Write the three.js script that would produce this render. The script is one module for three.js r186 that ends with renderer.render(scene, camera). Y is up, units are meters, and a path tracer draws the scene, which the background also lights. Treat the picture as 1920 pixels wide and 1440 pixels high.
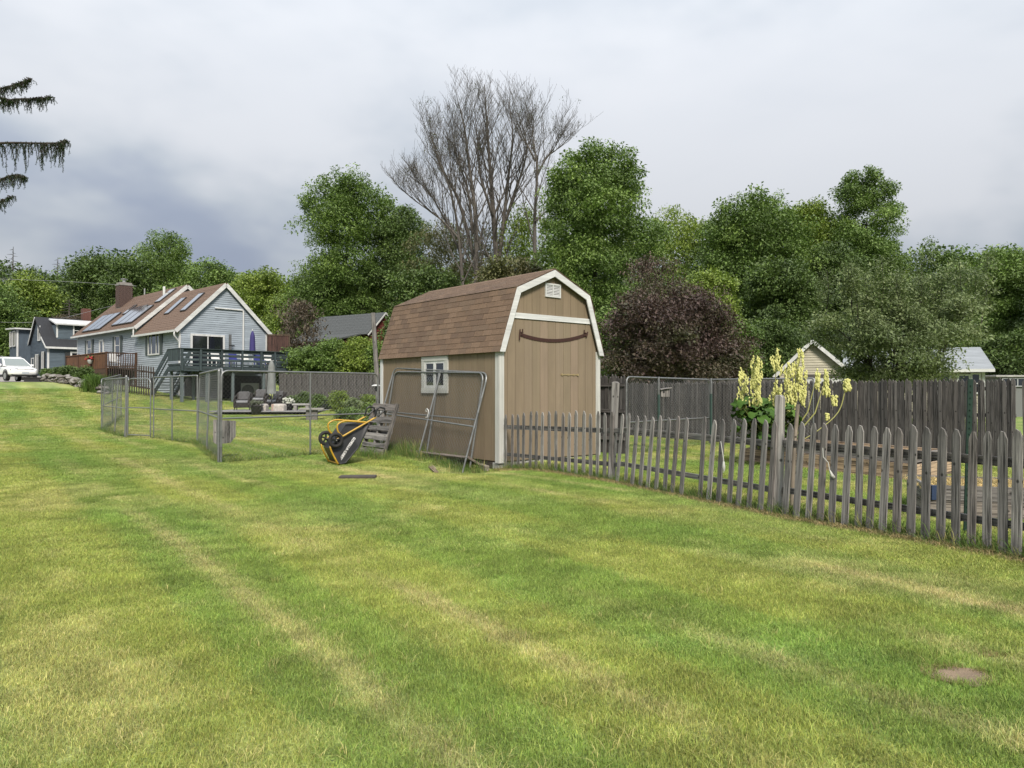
import * as THREE from 'three';
import { mergeGeometries, toCreasedNormals } from 'three/addons/utils/BufferGeometryUtils.js';
import { RoundedBoxGeometry } from 'three/addons/geometries/RoundedBoxGeometry.js';
import { TextGeometry } from 'three/addons/geometries/TextGeometry.js';
import { FontLoader } from 'three/addons/loaders/FontLoader.js';

// ---------- small tools needed by the sky ----------
function rng(seed) { let a = seed >>> 0; return () => { a = (a + 0x6D2B79F5) >>> 0; let t = a; t = Math.imul(t ^ (t >>> 15), t | 1); t ^= t + Math.imul(t ^ (t >>> 7), t | 61); return ((t ^ (t >>> 14)) >>> 0) / 4294967296; }; }
const h2 = (x, y, s = 0) => { let n = Math.imul(x, 374761393) + Math.imul(y, 668265263) + Math.imul(s, 1442695041) | 0; n = Math.imul(n ^ (n >>> 13), 1274126177); n ^= n >>> 16; return (n >>> 0) / 4294967296; };
function vn(x, y, s = 0) { const xi = Math.floor(x), yi = Math.floor(y); let u = x - xi, v = y - yi; u = u * u * (3 - 2 * u); v = v * v * (3 - 2 * v); const a = h2(xi, yi, s), b = h2(xi + 1, yi, s), c = h2(xi, yi + 1, s), d = h2(xi + 1, yi + 1, s); return a + (b - a) * u + (c - a) * v + (a - b - c + d) * u * v; }
function fbm(x, y, o = 4, s = 0) { let t = 0, a = 0.5, n = 0; for (let i = 0; i < o; i++) { t += a * vn(x, y, s + i * 17); n += a; a *= 0.5; const nx = x * 1.7 - y * 1.07; y = x * 1.07 + y * 1.7; x = nx; } return t / n; }
const sm = (a, b, x) => { const t = Math.min(1, Math.max(0, (x - a) / (b - a))); return t * t * (3 - 2 * t); };
const lerp = (a, b, t) => a + (b - a) * t;
const mix3 = (a, b, t) => [lerp(a[0], b[0], t), lerp(a[1], b[1], t), lerp(a[2], b[2], t)];

// ---------- camera ----------
const scene = new THREE.Scene();
const EYE = 1.5, F = 1400, HOR = 733;             // eye height, focal length and horizon row in the 1920 x 1440 photograph
const camera = new THREE.PerspectiveCamera(2 * Math.atan(720 / F) * 180 / Math.PI, 4 / 3, 0.1, 2000);
camera.position.set(0, EYE, 0);
camera.rotation.x = Math.atan((HOR - 720) / F);
scene.add(camera);

const SKY = 0.25, EXPOSURE = 3.6;
// ---------- sky: computed overcast with broken cloud ----------
{
  const W = 1792, H = 896, data = new Float32Array(W * H * 4);
  const v3 = (x, y, z, s) => { const zi = Math.floor(z); let w = z - zi; w = w * w * (3 - 2 * w); return lerp(vn(x, y, s + zi * 101), vn(x, y, s + zi * 101 + 101), w); };
  const f3 = (x, y, z, o, s) => { let t = 0, a = 0.5, n = 0; for (let i = 0; i < o; i++) { t += a * v3(x, y, z, s + i * 13); n += a; a *= 0.52; x = x * 2.03 + 1.7; y = y * 2.03 + 0.9; z = z * 2.03 + 2.3; } return t / n; };
  for (let j = 0; j < H; j++) for (let i = 0; i < W; i++) {
    const el = ((j + 0.5) / H - 0.5) * Math.PI, az = ((i + 0.5) / W - 0.5) * 2 * Math.PI;
    const dx = Math.cos(el) * Math.cos(az), dz = Math.cos(el) * Math.sin(az), dy = Math.max(0, Math.sin(el));
    if (el < -0.05) { const o = (j * W + i) * 4; data[o] = 0.05; data[o + 1] = 0.055; data[o + 2] = 0.05; data[o + 3] = 1; continue; }
    const wy = f3(dx * 2.1, dy * 4 + 3, dz * 2.1, 2, 401) - 0.5;
    const big = f3(dx * 2.3 + wy * 0.5 + 5.2, dy * 5.6 + wy * 0.9, dz * 2.3 + 8.1, 3, 31), mid = f3(dx * 6.5 + wy, dy * 15 + wy * 2, dz * 6.5, 5, 77);
    let c = sm(0.34, 0.64, big * 0.60 + mid * 0.40 + 0.015 - 0.045 * Math.exp(-(((dy - 0.235) / 0.07) ** 2)) * sm(0.0, -0.45, dx));
    c = lerp(c, 0.50 + 0.62 * mid, 0.7 * sm(0.24, 0.44, dy));            // thinner, brighter sheet higher up
    const dark = [0.400, 0.462, 0.590], lite = [0.585, 0.640, 0.715], white = [0.765, 0.795, 0.850];
    let col = c < 0.5 ? mix3(dark, lite, c / 0.5) : mix3(lite, white, (c - 0.5) / 0.5);
    const hz = 1 - sm(0.0, 0.12, dy);
    col = mix3(col, [0.56, 0.64, 0.73], 0.5 * hz);
    const g = SKY * (1 + 2 * dy) / 1.45;                               // overcast luminance gradient, brighter towards the zenith
    const o = (j * W + i) * 4, q = el < 0 ? 0.35 : 1;
    data[o] = col[0] * g * q; data[o + 1] = col[1] * g * q; data[o + 2] = col[2] * g * q; data[o + 3] = 1;
  }
  const t = new THREE.DataTexture(data, W, H, THREE.RGBAFormat, THREE.FloatType);
  t.mapping = THREE.EquirectangularReflectionMapping; t.magFilter = THREE.LinearFilter; t.minFilter = THREE.LinearFilter; t.wrapS = THREE.RepeatWrapping; t.needsUpdate = true;
  scene.background = t; scene.environment = t;
}
// ---------- veiled sun, high behind the camera's right shoulder ----------
const sun = new THREE.DirectionalLight(0xfff4e6, 1.5);
sun.position.set(11, 48, 33); sun.target.position.set(0, 0, -18);
sun.castShadow = true; sun.shadow.radius = 28; sun.shadow.mapSize.set(4096, 4096);
Object.assign(sun.shadow.camera, { left: -70, right: 70, top: 70, bottom: -70, near: 1, far: 220 });
scene.add(sun, sun.target);

const renderer = new THREE.WebGLRenderer({ antialias: true });
renderer.toneMapping = THREE.LinearToneMapping;
renderer.toneMappingExposure = EXPOSURE;
renderer.shadowMap.enabled = true;
renderer.setSize(1024, 768);

// ---------- building tools ----------
const V = (x, y, z) => new THREE.Vector3(x, y, z);
const R = rng(20240611);
const rr = (a, b) => a + (b - a) * R();
const pxX = (px, d) => (px - 960) / F * d;                    // sideways metres of a pixel column at depth d
const pyY = (py, d) => EYE + (HOR - py) / F * d;              // height of a pixel row at depth d
const taken = {};
function numbered(n) { const k = taken[n] = (taken[n] ?? -1) + 1; return k ? n + '_' + String(k).padStart(3, '0') : n; }
const LITGEO = new Set();
function boxUV(g, grain = 'y', ox = 0, oy = 0) {
  const p = g.attributes.position, n = g.attributes.normal, uv = new Float32Array(p.count * 2);
  for (let i = 0; i < p.count; i++) {
    const c = { x: p.getX(i), y: p.getY(i), z: p.getZ(i) }, m = { x: Math.abs(n.getX(i)), y: Math.abs(n.getY(i)), z: Math.abs(n.getZ(i)) };
    const nx = m.x >= m.y && m.x >= m.z ? 'x' : m.y >= m.z ? 'y' : 'z';
    const rest = ['x', 'y', 'z'].filter(a => a !== nx);
    let v = rest.includes(grain) ? grain : rest[1], u = rest.find(a => a !== v);
    uv[i * 2] = c[u] + ox; uv[i * 2 + 1] = c[v] + oy;
  }
  g.setAttribute('uv', new THREE.BufferAttribute(uv, 2)); return g;
}
function prep(g) { g = g.index ? g.toNonIndexed() : g; for (const k of Object.keys(g.attributes)) if (!['position', 'normal'].includes(k)) g.deleteAttribute(k); if (!g.attributes.normal) g.computeVertexNormals(); return g; }
function geo(list, grain = 'y', ox = 0, oy = 0) { list = Array.isArray(list) ? list : [list]; const a = list.flat(9).map(g => prep(g)); const m = a.length > 1 ? mergeGeometries(a, false) : a[0]; return boxUV(m, grain, ox, oy); }
function mesh(name, list, mat, parent = scene, grain = 'y') {
  const g = list.isBufferGeometry && list.attributes.uv && list.userData.keep ? list : geo(list, grain, rr(0, 3), rr(0, 3));
  const m = new THREE.Mesh(g, mat); m.name = parent === scene ? numbered(name) : name; m.castShadow = m.receiveShadow = true; parent.add(m); return m;
}
function tag(o, label, category, group) { o.userData.label = label; o.userData.category = category; if (group) o.userData.group = group; return o; }
function stuff(o) { o.userData.kind = 'stuff'; return o; }
function structure(o) { o.userData.kind = 'structure'; return o; }
function thing(name, label, category, x = 0, y = 0, z = 0, turn = 0, group) { const g = new THREE.Group(); g.name = numbered(name); g.position.set(x, y, z); g.rotation.y = turn; scene.add(g); return tag(g, label, category, group); }
const at = (g, x = 0, y = 0, z = 0, rx = 0, ry = 0, rz = 0) => { g.applyMatrix4(new THREE.Matrix4().compose(V(x, y, z), new THREE.Quaternion().setFromEuler(new THREE.Euler(rx, ry, rz)), V(1, 1, 1))); return g; };
const box = (w, h, d, x = 0, y = 0, z = 0, rx = 0, ry = 0, rz = 0) => at(new THREE.BoxGeometry(w, h, d), x, y, z, rx, ry, rz);
const bx = (x0, x1, y0, y1, z0, z1) => box(x1 - x0, y1 - y0, z1 - z0, (x0 + x1) / 2, (y0 + y1) / 2, (z0 + z1) / 2);
function rbox(w, h, d, r, x = 0, y = 0, z = 0, rx = 0, ry = 0, rz = 0, s = 2) { return at(new RoundedBoxGeometry(w, h, d, s, r), x, y, z, rx, ry, rz); }
const cyl = (r0, r1, h, x = 0, y = 0, z = 0, n = 12, rx = 0, ry = 0, rz = 0) => at(new THREE.CylinderGeometry(r1, r0, h, n), x, y, z, rx, ry, rz);
function beam(a, b, w, t, up = V(0, 1, 0)) {                  // rectangular bar from a to b: w across (in the plane of up), t thick
  const d = b.clone().sub(a), L = d.length(), ex = d.normalize(); let ez = ex.clone().cross(up); if (ez.lengthSq() < 1e-6) ez = ex.clone().cross(V(1, 0, 0)); ez.normalize(); const ey = ez.clone().cross(ex);
  const g = new THREE.BoxGeometry(L, w, t); g.applyMatrix4(new THREE.Matrix4().makeBasis(ex, ey, ez).setPosition(a.clone().add(b).multiplyScalar(0.5))); return g;
}
function roundPath(pts, rad, n = 4) {                         // fillets the inner corners of a polyline
  const out = [pts[0]];
  for (let i = 1; i < pts.length - 1; i++) { const p = pts[i], a = pts[i - 1].clone().sub(p), b = pts[i + 1].clone().sub(p); const r = Math.min(rad, a.length() * 0.49, b.length() * 0.49); a.setLength(r).add(p); b.setLength(r).add(p); for (let k = 0; k <= n; k++) { const t = k / n, u = 1 - t; out.push(V(0, 0, 0).addScaledVector(a, u * u).addScaledVector(p, 2 * u * t).addScaledVector(b, t * t)); } }
  out.push(pts[pts.length - 1]); return out;
}
function pipe(pts, r, n = 6, cap = true) {                    // swept tube, r a number or an array per point
  const pos = [], idx = [], m = pts.length; let up = null;
  for (let i = 0; i < m; i++) {
    const t = (i ? pts[i].clone().sub(pts[i - 1]).normalize() : V(0, 0, 0)).add(i < m - 1 ? pts[i + 1].clone().sub(pts[i]).normalize() : V(0, 0, 0)).normalize();
    if (!up) { up = Math.abs(t.y) > 0.9 ? V(1, 0, 0) : V(0, 1, 0); }
    const s = t.clone().cross(up).normalize(); up = s.clone().cross(t).normalize(); const q = Array.isArray(r) ? r[i] : r;
    for (let k = 0; k < n; k++) { const a = k / n * Math.PI * 2; pos.push(pts[i].x + (s.x * Math.cos(a) + up.x * Math.sin(a)) * q, pts[i].y + (s.y * Math.cos(a) + up.y * Math.sin(a)) * q, pts[i].z + (s.z * Math.cos(a) + up.z * Math.sin(a)) * q); }
  }
  for (let i = 0; i < m - 1; i++) for (let k = 0; k < n; k++) { const a = i * n + k, b = i * n + (k + 1) % n; idx.push(a, b, a + n, b, b + n, a + n); }
  if (cap) for (let k = 1; k < n - 1; k++) { idx.push(0, k + 1, k); const o = (m - 1) * n; idx.push(o, o + k, o + k + 1); }
  const g = new THREE.BufferGeometry(); g.setAttribute('position', new THREE.Float32BufferAttribute(pos, 3)); g.setIndex(idx); g.computeVertexNormals(); return g;
}
function poly(pts, depth, bevel = 0) {                        // extruded outline: pts in x, y; thickness along +z from 0
  const s = new THREE.Shape(pts.map(p => new THREE.Vector2(p[0], p[1])));
  return new THREE.ExtrudeGeometry(s, { depth: Math.max(1e-4, depth - 2 * bevel), bevelEnabled: bevel > 0, bevelSize: bevel, bevelThickness: bevel, bevelOffset: -bevel, bevelSegments: 1, curveSegments: 4 }).translate(0, 0, bevel);
}
function quads(list) {                                        // list of [a, b, c, d] points
  const pos = [], idx = []; for (const q of list) { const o = pos.length / 3; for (const p of q) pos.push(...(p.isVector3 ? p.toArray() : p)); idx.push(o, o + 1, o + 2); if (q.length > 3) idx.push(o, o + 2, o + 3); }
  const g = new THREE.BufferGeometry(); g.setAttribute('position', new THREE.Float32BufferAttribute(pos, 3)); g.setIndex(idx); g.computeVertexNormals(); return g;
}
// ---------- materials ----------
function tex(w, h, fn, srgb = true) {
  const d = new Uint8Array(w * h * 4); for (let j = 0; j < h; j++) for (let i = 0; i < w; i++) { const c = fn(i / w, j / h, i, j), o = (j * w + i) * 4; for (let k = 0; k < 3; k++) d[o + k] = Math.max(0, Math.min(255, (Array.isArray(c) ? c[k] : c) * 255)); d[o + 3] = 255; }
  const t = new THREE.DataTexture(d, w, h); t.wrapS = t.wrapT = THREE.RepeatWrapping; t.magFilter = THREE.LinearFilter; t.minFilter = THREE.LinearMipmapLinearFilter; t.generateMipmaps = true; if (srgb) t.colorSpace = THREE.SRGBColorSpace; t.needsUpdate = true; return t;
}
const tile = (f, u, v) => { const s = (x, y) => f(x, y), a = u, b = v; return (s(a, b) * (1 - a) + s(a - 1, b) * a) * (1 - b) + (s(a, b - 1) * (1 - a) + s(a - 1, b - 1) * a) * b; };   // seamless blend
const contrast = (v, k) => 0.5 + (v - 0.5) * k;
const woodFn = (u, v) => { const g = tile((a, b) => fbm(a * 46, b * 2.6, 4, 3), u, v), k = tile((a, b) => fbm(a * 9, b * 1.4, 3, 9), u, v), s = tile((a, b) => fbm(a * 90, b * 9, 2, 21), u, v); let v0 = 0.32 * contrast(k, 2.6) + 0.40 * contrast(g, 2.5) + 0.24 * contrast(s, 2.2) + 0.30; for (const [ku, kv, kr] of [[0.13, 0.22, 0.018], [0.38, 0.63, 0.022], [0.71, 0.35, 0.016], [0.88, 0.81, 0.02], [0.55, 0.93, 0.014]]) { const e = Math.hypot((u - ku), (v - kv) * 1.6) / kr; if (e < 2) v0 *= e < 1 ? 0.35 + 0.2 * e : 0.55 + 0.45 * (e - 1); } return v0; };
const WOOD = tex(256, 512, woodFn), WOODB = tex(256, 512, woodFn, false);
const mottFn = (u, v) => { const a = tile((x, y) => fbm(x * 5, y * 5, 5, 4), u, v), b = tile((x, y) => fbm(x * 40, y * 40, 3, 14), u, v); return 0.80 + 0.34 * (a - 0.5) + 0.20 * (b - 0.5); };
const MOTT = tex(256, 256, mottFn), MOTTB = tex(256, 256, mottFn, false);
const grit = rng(5); const GRIT = tex(256, 256, (u, v) => { const a = tile((x, y) => fbm(x * 6, y * 6, 3, 44), u, v), n = grit(); return [0.72 + 0.26 * (n - 0.5) + 0.3 * (a - 0.5), 0.72 + 0.24 * (n - 0.5) + 0.3 * (a - 0.5), 0.72 + 0.24 * (n - 0.5) + 0.28 * (a - 0.5)]; });
const streakFn = (u, v) => { const a = tile((x, y) => fbm(x * 30, y * 1.5, 4, 61), u, v), b = tile((x, y) => fbm(x * 6, y * 4, 4, 62), u, v); return 0.82 + 0.26 * (a - 0.5) + 0.26 * (b - 0.5); };
const STREAK = tex(256, 256, streakFn), PAINT = tex(256, 256, (u, v) => 0.86 + 0.5 * (streakFn(u, v) - 0.82));
const rep = (t, x, y) => { const c = t.clone(); c.repeat.set(x, y); c.needsUpdate = true; return c; };
const col = (r, g, b) => new THREE.Color().setRGB(r, g, b);          // linear base colours
function M(c, rough = 0.85, o = {}) { const m = new (o.phys ? THREE.MeshPhysicalMaterial : THREE.MeshStandardMaterial)({ color: Array.isArray(c) ? col(...c) : c, roughness: rough, metalness: o.metal ?? 0 }); const e = { ...o }; delete e.metal; delete e.phys; Object.assign(m, e); return m; }
const woodMap = rep(WOOD, 2, 1), woodB = rep(WOODB, 2, 1), mott1 = rep(MOTT, 1, 1), mottFine = rep(MOTT, 3, 3), gritMap = rep(GRIT, 2, 2), streakMap = rep(STREAK, 1, 0.5), paintMap = rep(PAINT, 1, 0.5);
const wood = (c, r = 0.9) => M(c, r, { map: woodMap, bumpMap: woodB, bumpScale: 0.004 });
const mat = {
  white: M([0.72, 0.74, 0.74], 0.55, { map: streakMap }), whiteWorn: M([0.62, 0.63, 0.60], 0.7, { map: streakMap }),
  galv: M([0.34, 0.355, 0.36], 0.42, { metal: 0.55, map: mottFine }), galvDull: M([0.22, 0.23, 0.235], 0.55, { metal: 0.4, map: mottFine }), wire: M([0.20, 0.21, 0.215], 0.5, { metal: 0.4 }), greenPost: M([0.035, 0.085, 0.07], 0.6, { map: mottFine }),
  glassDark: M([0.012, 0.015, 0.018], 0.04, { phys: true, clearcoat: 1, clearcoatRoughness: 0.03 }), black: M([0.012, 0.012, 0.013], 0.5), blackPlastic: M([0.016, 0.017, 0.019], 0.42, { map: mottFine }), rubber: M([0.012, 0.012, 0.012], 0.8),
  rust: M([0.055, 0.018, 0.012], 0.85, { map: mottFine, bumpMap: MOTTB, bumpScale: 0.002 }), steel: M([0.45, 0.45, 0.44], 0.35, { metal: 0.8 }), brass: M([0.45, 0.36, 0.2], 0.4, { metal: 0.6 }),
  concrete: M([0.36, 0.35, 0.33], 0.95, { map: mott1, bumpMap: MOTTB, bumpScale: 0.006 }), concretePale: M([0.46, 0.46, 0.44], 0.95, { map: mott1 }), yellow: M([0.66, 0.40, 0.035], 0.4, { map: mottFine }),
  dirt: M([0.15, 0.105, 0.07], 1, { map: mott1 }), soilPale: M([0.30, 0.21, 0.13], 1, { map: gritMap }),
};
// =====================================================================================
// TERRAIN (d = metres in front of the camera, x = metres to the right)
function elev(x, d) {
  const s = sm(24, 52, d), L = sm(13, 31, -x);
  let e = 2.15 * s * L + 0.75 * sm(27, 47, d) * (1 - L) * sm(7, -3, x) + 0.9 * sm(52, 80, d) * L + 7 * sm(75, 190, d) * sm(40, -60, x);
  e -= 0.2 * Math.exp(-((x + 0.95) ** 2 + (d - 15.0) ** 2) / 1.3);
  const near = 1 - sm(25, 45, d);
  e += near * 0.035 * (fbm(x * 0.5 + 40, d * 0.5, 3, 91) - 0.5) * Math.min(1, d / 3);
  return e;
}
const P = (x, d, h = 0) => V(x, elev(x, d) + h, -d);           // point h above the ground
// lawn colour: mowing strips, greener and strawy patches (linear)
function lawn(x, d) {
  const w0 = x * 0.811 + d * 0.585, al = -x * 0.585 + d * 0.811, w = w0 + 0.35 * (fbm(al * 0.16, w0 * 0.2, 2, 7) - 0.5);
  const st = w / 1.05 - Math.floor(w / 1.05);
  const grain = fbm(x * 7, d * 7, 3, 33) - 0.5, mott = fbm(x * 2.2, d * 2.2, 3, 18) - 0.5;
  const ridge = Math.exp(-(((st - 0.5) / 0.10) ** 2)) * sm(0.40, 0.66, fbm(al * 0.22 + 3, w * 0.9, 3, 41) + 0.25 * mott);       // clippings left along the mower's edge
  const straw = sm(0.46, 0.70, fbm(al * 0.34 + 5, w * 0.7 + 2, 4, 12) + 0.45 * mott + 0.25 * grain);
  const lush = sm(0.50, 0.68, fbm(x * 0.45 + 11, d * 0.45 + 4, 4, 23) + 0.2 * mott);
  let c = mix3([0.268, 0.340, 0.072], [0.188, 0.295, 0.054], Math.floor(w / 1.05) % 2 ? sm(0, 0.12, st) : 1 - sm(0, 0.12, st));
  c = mix3(c, [0.138, 0.278, 0.048], 0.45 * lush);
  c = mix3(c, [0.480, 0.455, 0.215], Math.min(1, 0.32 * straw * (1 - 0.6 * lush) + 0.62 * ridge + 0.07));
  const k = 1 + 0.75 * grain + 0.28 * mott; return [c[0] * k, c[1] * k, c[2] * k];
}
// outlines the grass must leave free
const SHED = { x: -0.275, d: 15.38, W: 3.0, L: 4.75, vx: 0.765, vd: 0.644 };
function shedLocal(x, d) { const a = x - SHED.x, b = d - SHED.d; return [a * SHED.vx + b * SHED.vd, -a * SHED.vd + b * SHED.vx]; }
const HOUSE = { x: -20.5, d: 46, vx: 0.695, vd: 0.719 };
function houseLocal(x, d) { const a = x - HOUSE.x, b = d - HOUSE.d; return [a * HOUSE.vx + b * HOUSE.vd, -a * HOUSE.vd + b * HOUSE.vx]; }
const bareSpots = [[2.36, 3.95, 0.16, 0.13], [2.72, 4.25, 0.05, 0.03], [1.05, 5.1, 0.05, 0.02], [1.9, 4.9, 0.06, 0.025]];
function free(x, d) {
  let [a, b] = shedLocal(x, d); if (a > -0.03 && a < SHED.W + 0.03 && b > -0.03 && b < SHED.L) return false;
  [a, b] = houseLocal(x, d); if (a > -0.1 && a < 6.6 && b > -4 && b < 22) return false;
  if (d > 36.2 && d < 41.3 && x > -15.0 && x < -9.5) return false;             // patio
  if (x < -26 && d > 47.5 - (x + 26) * 0.0) return false;                       // driveway
  for (const [sx, sd, rx, rd] of bareSpots) if (((x - sx) / (rx + 0.015)) ** 2 + ((d - sd) / (rd + 0.015)) ** 2 < 1) return false;
  return true;
}
{
  const rings = [0.4]; while (rings[rings.length - 1] < 420) { const r = rings[rings.length - 1]; rings.push(r + Math.max(0.06, r * 0.03)); }
  const angs = []; for (let a = -180; a < -62; a += 4) angs.push(a); for (let a = -62; a < 62; a += 0.32) angs.push(a); for (let a = 62; a <= 180; a += 4) angs.push(Math.min(180, a)); if (angs[angs.length - 1] < 180) angs.push(180);
  const pos = [], colr = [], uv = [], idx = [], n = angs.length; const pts = [[0, 0], ...[]];
  for (let i = 0; i < rings.length; i++) for (let j = 0; j < n; j++) {
    const a = angs[j] * Math.PI / 180, x = Math.sin(a) * rings[i], d = Math.cos(a) * rings[i];
    pos.push(x, elev(x, d), -d); uv.push(x, d);
    const c = lawn(x, d);
    colr.push(c[0], c[1], c[2]);
  }
  for (let i = 0; i < rings.length - 1; i++) for (let j = 0; j < n - 1; j++) { const a = i * n + j; idx.push(a, a + n, a + 1, a + 1, a + n, a + n + 1); }
  const g = new THREE.BufferGeometry(); g.setAttribute('position', new THREE.Float32BufferAttribute(pos, 3)); g.setAttribute('color', new THREE.Float32BufferAttribute(colr, 3)); g.setAttribute('uv', new THREE.Float32BufferAttribute(uv, 2)); g.setIndex(idx); g.computeVertexNormals();
  const gt = tex(256, 256, (u, v) => { const a = tile((x, y) => fbm(x * 60, y * 60, 2, 71), u, v), b = tile((x, y) => fbm(x * 14, y * 14, 3, 72), u, v); return 0.86 + 0.5 * (a - 0.5) + 0.3 * (b - 0.5); });
  const m = new THREE.Mesh(g, M(0xffffff, 1, { vertexColors: true, map: rep(gt, 1.3, 1.3), bumpMap: rep(gt, 1.3, 1.3), bumpScale: 0.02 }));
  m.name = 'lawn_ground'; m.receiveShadow = true; structure(m); m.userData.label = 'gently rolling mown lawn'; scene.add(m);
}
// ---------- grass blades ----------
function bladeGeo(n, hMin, hMax, spread, width, lean, seed, curl = 0.5, tones = 0) {
  const q = rng(seed), pos = [], idx = [], vc = [];
  for (let i = 0; i < n; i++) {
    const a = q() * 6.283, r = Math.sqrt(q()) * spread, x = Math.cos(a) * r, z = Math.sin(a) * r, h = hMin + (hMax - hMin) * q(), b = q() * 6.283, ln = lean * (0.3 + q()), w = width * (0.7 + 0.6 * q());
    const lx = Math.cos(b) * ln * h, lz = Math.sin(b) * ln * h, f = q() * 6.283, wx = Math.cos(f) * w / 2, wz = Math.sin(f) * w / 2, o = pos.length / 3;
    pos.push(x - wx, -0.005, z - wz, x + wx, -0.005, z + wz, x + lx * 0.35 + wx * 0.8, h * 0.62, z + lz * 0.35 + wz * 0.8, x + lx * 0.35 - wx * 0.8, h * 0.62, z + lz * 0.35 - wz * 0.8, x + lx, h * (1 - curl * ln * 0.3), z + lz);
    idx.push(o, o + 1, o + 2, o, o + 2, o + 3, o + 3, o + 2, o + 4);
    const t = 0.6 + 0.8 * q(), dry = q() < tones ? 1 : 0, c = dry ? [1.38 * t, 1.14 * t, 1.5 * t] : [t * (0.9 + 0.25 * q()), t, t * 0.95]; for (let k = 0; k < 5; k++) vc.push(...c);
  }
  const g = new THREE.BufferGeometry(); g.setAttribute('position', new THREE.Float32BufferAttribute(pos, 3)); g.setAttribute('color', new THREE.Float32BufferAttribute(vc, 3)); g.setIndex(idx); g.computeVertexNormals(); return g;
}
const leafMat = (o = {}) => M(0xffffff, 0.8, { phys: true, transmission: 0.28, thickness: 0, specularIntensity: 0.35, side: THREE.DoubleSide, ...o });
const grassMat = leafMat({ transmission: 0.3, roughness: 0.7, vertexColors: true });
function scatter(name, label, g, m, list, parent = scene) {      // list of [x, y, z, sx, sy, turn, r, g, b]
  const im = new THREE.InstancedMesh(g, m, list.length), o = new THREE.Object3D(), c = new THREE.Color();
  list.forEach((e, i) => { o.position.set(e[0], e[1], e[2]); o.rotation.set(e[9] || 0, e[5], e[10] || 0); o.scale.set(e[3], e[4], e[3]); o.updateMatrix(); im.setMatrixAt(i, o.matrix); im.setColorAt(i, c.setRGB(e[6], e[7], e[8])); });
  im.name = parent === scene ? numbered(name) : name; im.castShadow = im.receiveShadow = true; im.frustumCulled = false; stuff(im); if (label) { im.userData.label = label; im.userData.category = 'grass'; } parent.add(im); return im;
}
{
  const q = rng(77), lists = [[], [], []];
  const put = (d0, a, sc) => {
    const x = Math.sin(a) * d0, d = Math.cos(a) * d0; if (!free(x, d)) return; if (x > 8 && d > 24) return;
    const c = lawn(x, d), j = 0.86 + 0.30 * q(), hh = (0.75 + 0.6 * fbm(x * 1.3, d * 1.3, 2, 55)) * (0.85 + 0.3 * q());
    lists[Math.floor(q() * 3)].push([x, elev(x, d), -d, sc, hh * (1 + sm(10, 40, d0) * 0.5), q() * 6.28, c[0] * j, c[1] * j, c[2] * j]);
  };
  const A = 1.48;                                                         // radians of lawn covered
  for (const [r0, r1, dens, sc] of [[1.9, 7, 150, 0.9], [7, 14, 90, 1.15], [14, 25, 40, 1.75], [25, 52, 13, 2.9]]) { const cell = 1 / Math.sqrt(dens); for (let r = r0; r < r1; r += cell) { const n = Math.ceil(A * r / cell); for (let i = 0; i < n; i++) put(r + (q() - 0.5) * cell * 0.9, ((i + q()) / n - 0.5) * A, sc * (0.85 + 0.3 * q())); } }
  const gs = [bladeGeo(170, 0.014, 0.032, 0.11, 0.0030, 1.0, 1, 0.5, 0.14), bladeGeo(170, 0.012, 0.029, 0.11, 0.0032, 1.3, 2, 0.5, 0.18), bladeGeo(150, 0.016, 0.038, 0.11, 0.0030, 0.9, 3, 0.5, 0.10)];
  lists.forEach((l, i) => scatter('lawn_grass', ['short green lawn grass blades', 'short leaning lawn grass blades', 'slightly taller lawn grass blades'][i], gs[i], grassMat, l));
}
// straw clippings / long weeds, filled by the fences below
const weeds = [], thatch = [], tallBlades = bladeGeo(16, 0.14, 0.34, 0.09, 0.006, 0.55, 11), thatchGeo = bladeGeo(14, 0.02, 0.05, 0.10, 0.005, 2.6, 12);
function weedLine(a, b, n, s0, s1, wide, q = R) { for (let i = 0; i < n; i++) { const t = q(), x = lerp(a[0], b[0], t) + (q() - 0.5) * wide, d = lerp(a[1], b[1], t) + (q() - 0.5) * wide; const k = 0.7 + 0.6 * q(), s = lerp(s0, s1, q() * q()); const c = mix3([0.07, 0.14, 0.028], [0.26, 0.24, 0.10], q() < 0.2 ? 0.8 : q() * 0.3); weeds.push([x, elev(x, d), -d, 0.8 + 0.5 * s, s, q() * 6.28, c[0] * k, c[1] * k, c[2] * k]); } }
function thatchLine(a, b, n, wide, off = 0, q = R) { const L = Math.hypot(b[0] - a[0], b[1] - a[1]), nx = (b[1] - a[1]) / L, nd = -(b[0] - a[0]) / L; for (let i = 0; i < n; i++) { const t = q(), s = off + (q() + q() - 1) * wide; const x = lerp(a[0], b[0], t) + nx * s, d = lerp(a[1], b[1], t) + nd * s, k = 0.7 + 0.6 * q(), c = mix3([0.36, 0.29, 0.16], [0.20, 0.20, 0.07], q() * 0.8); thatch.push([x, elev(x, d) + 0.01, -d, 0.7 + 0.6 * q(), 0.6 + q(), q() * 6.28, c[0] * k, c[1] * k, c[2] * k]); } }
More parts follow.
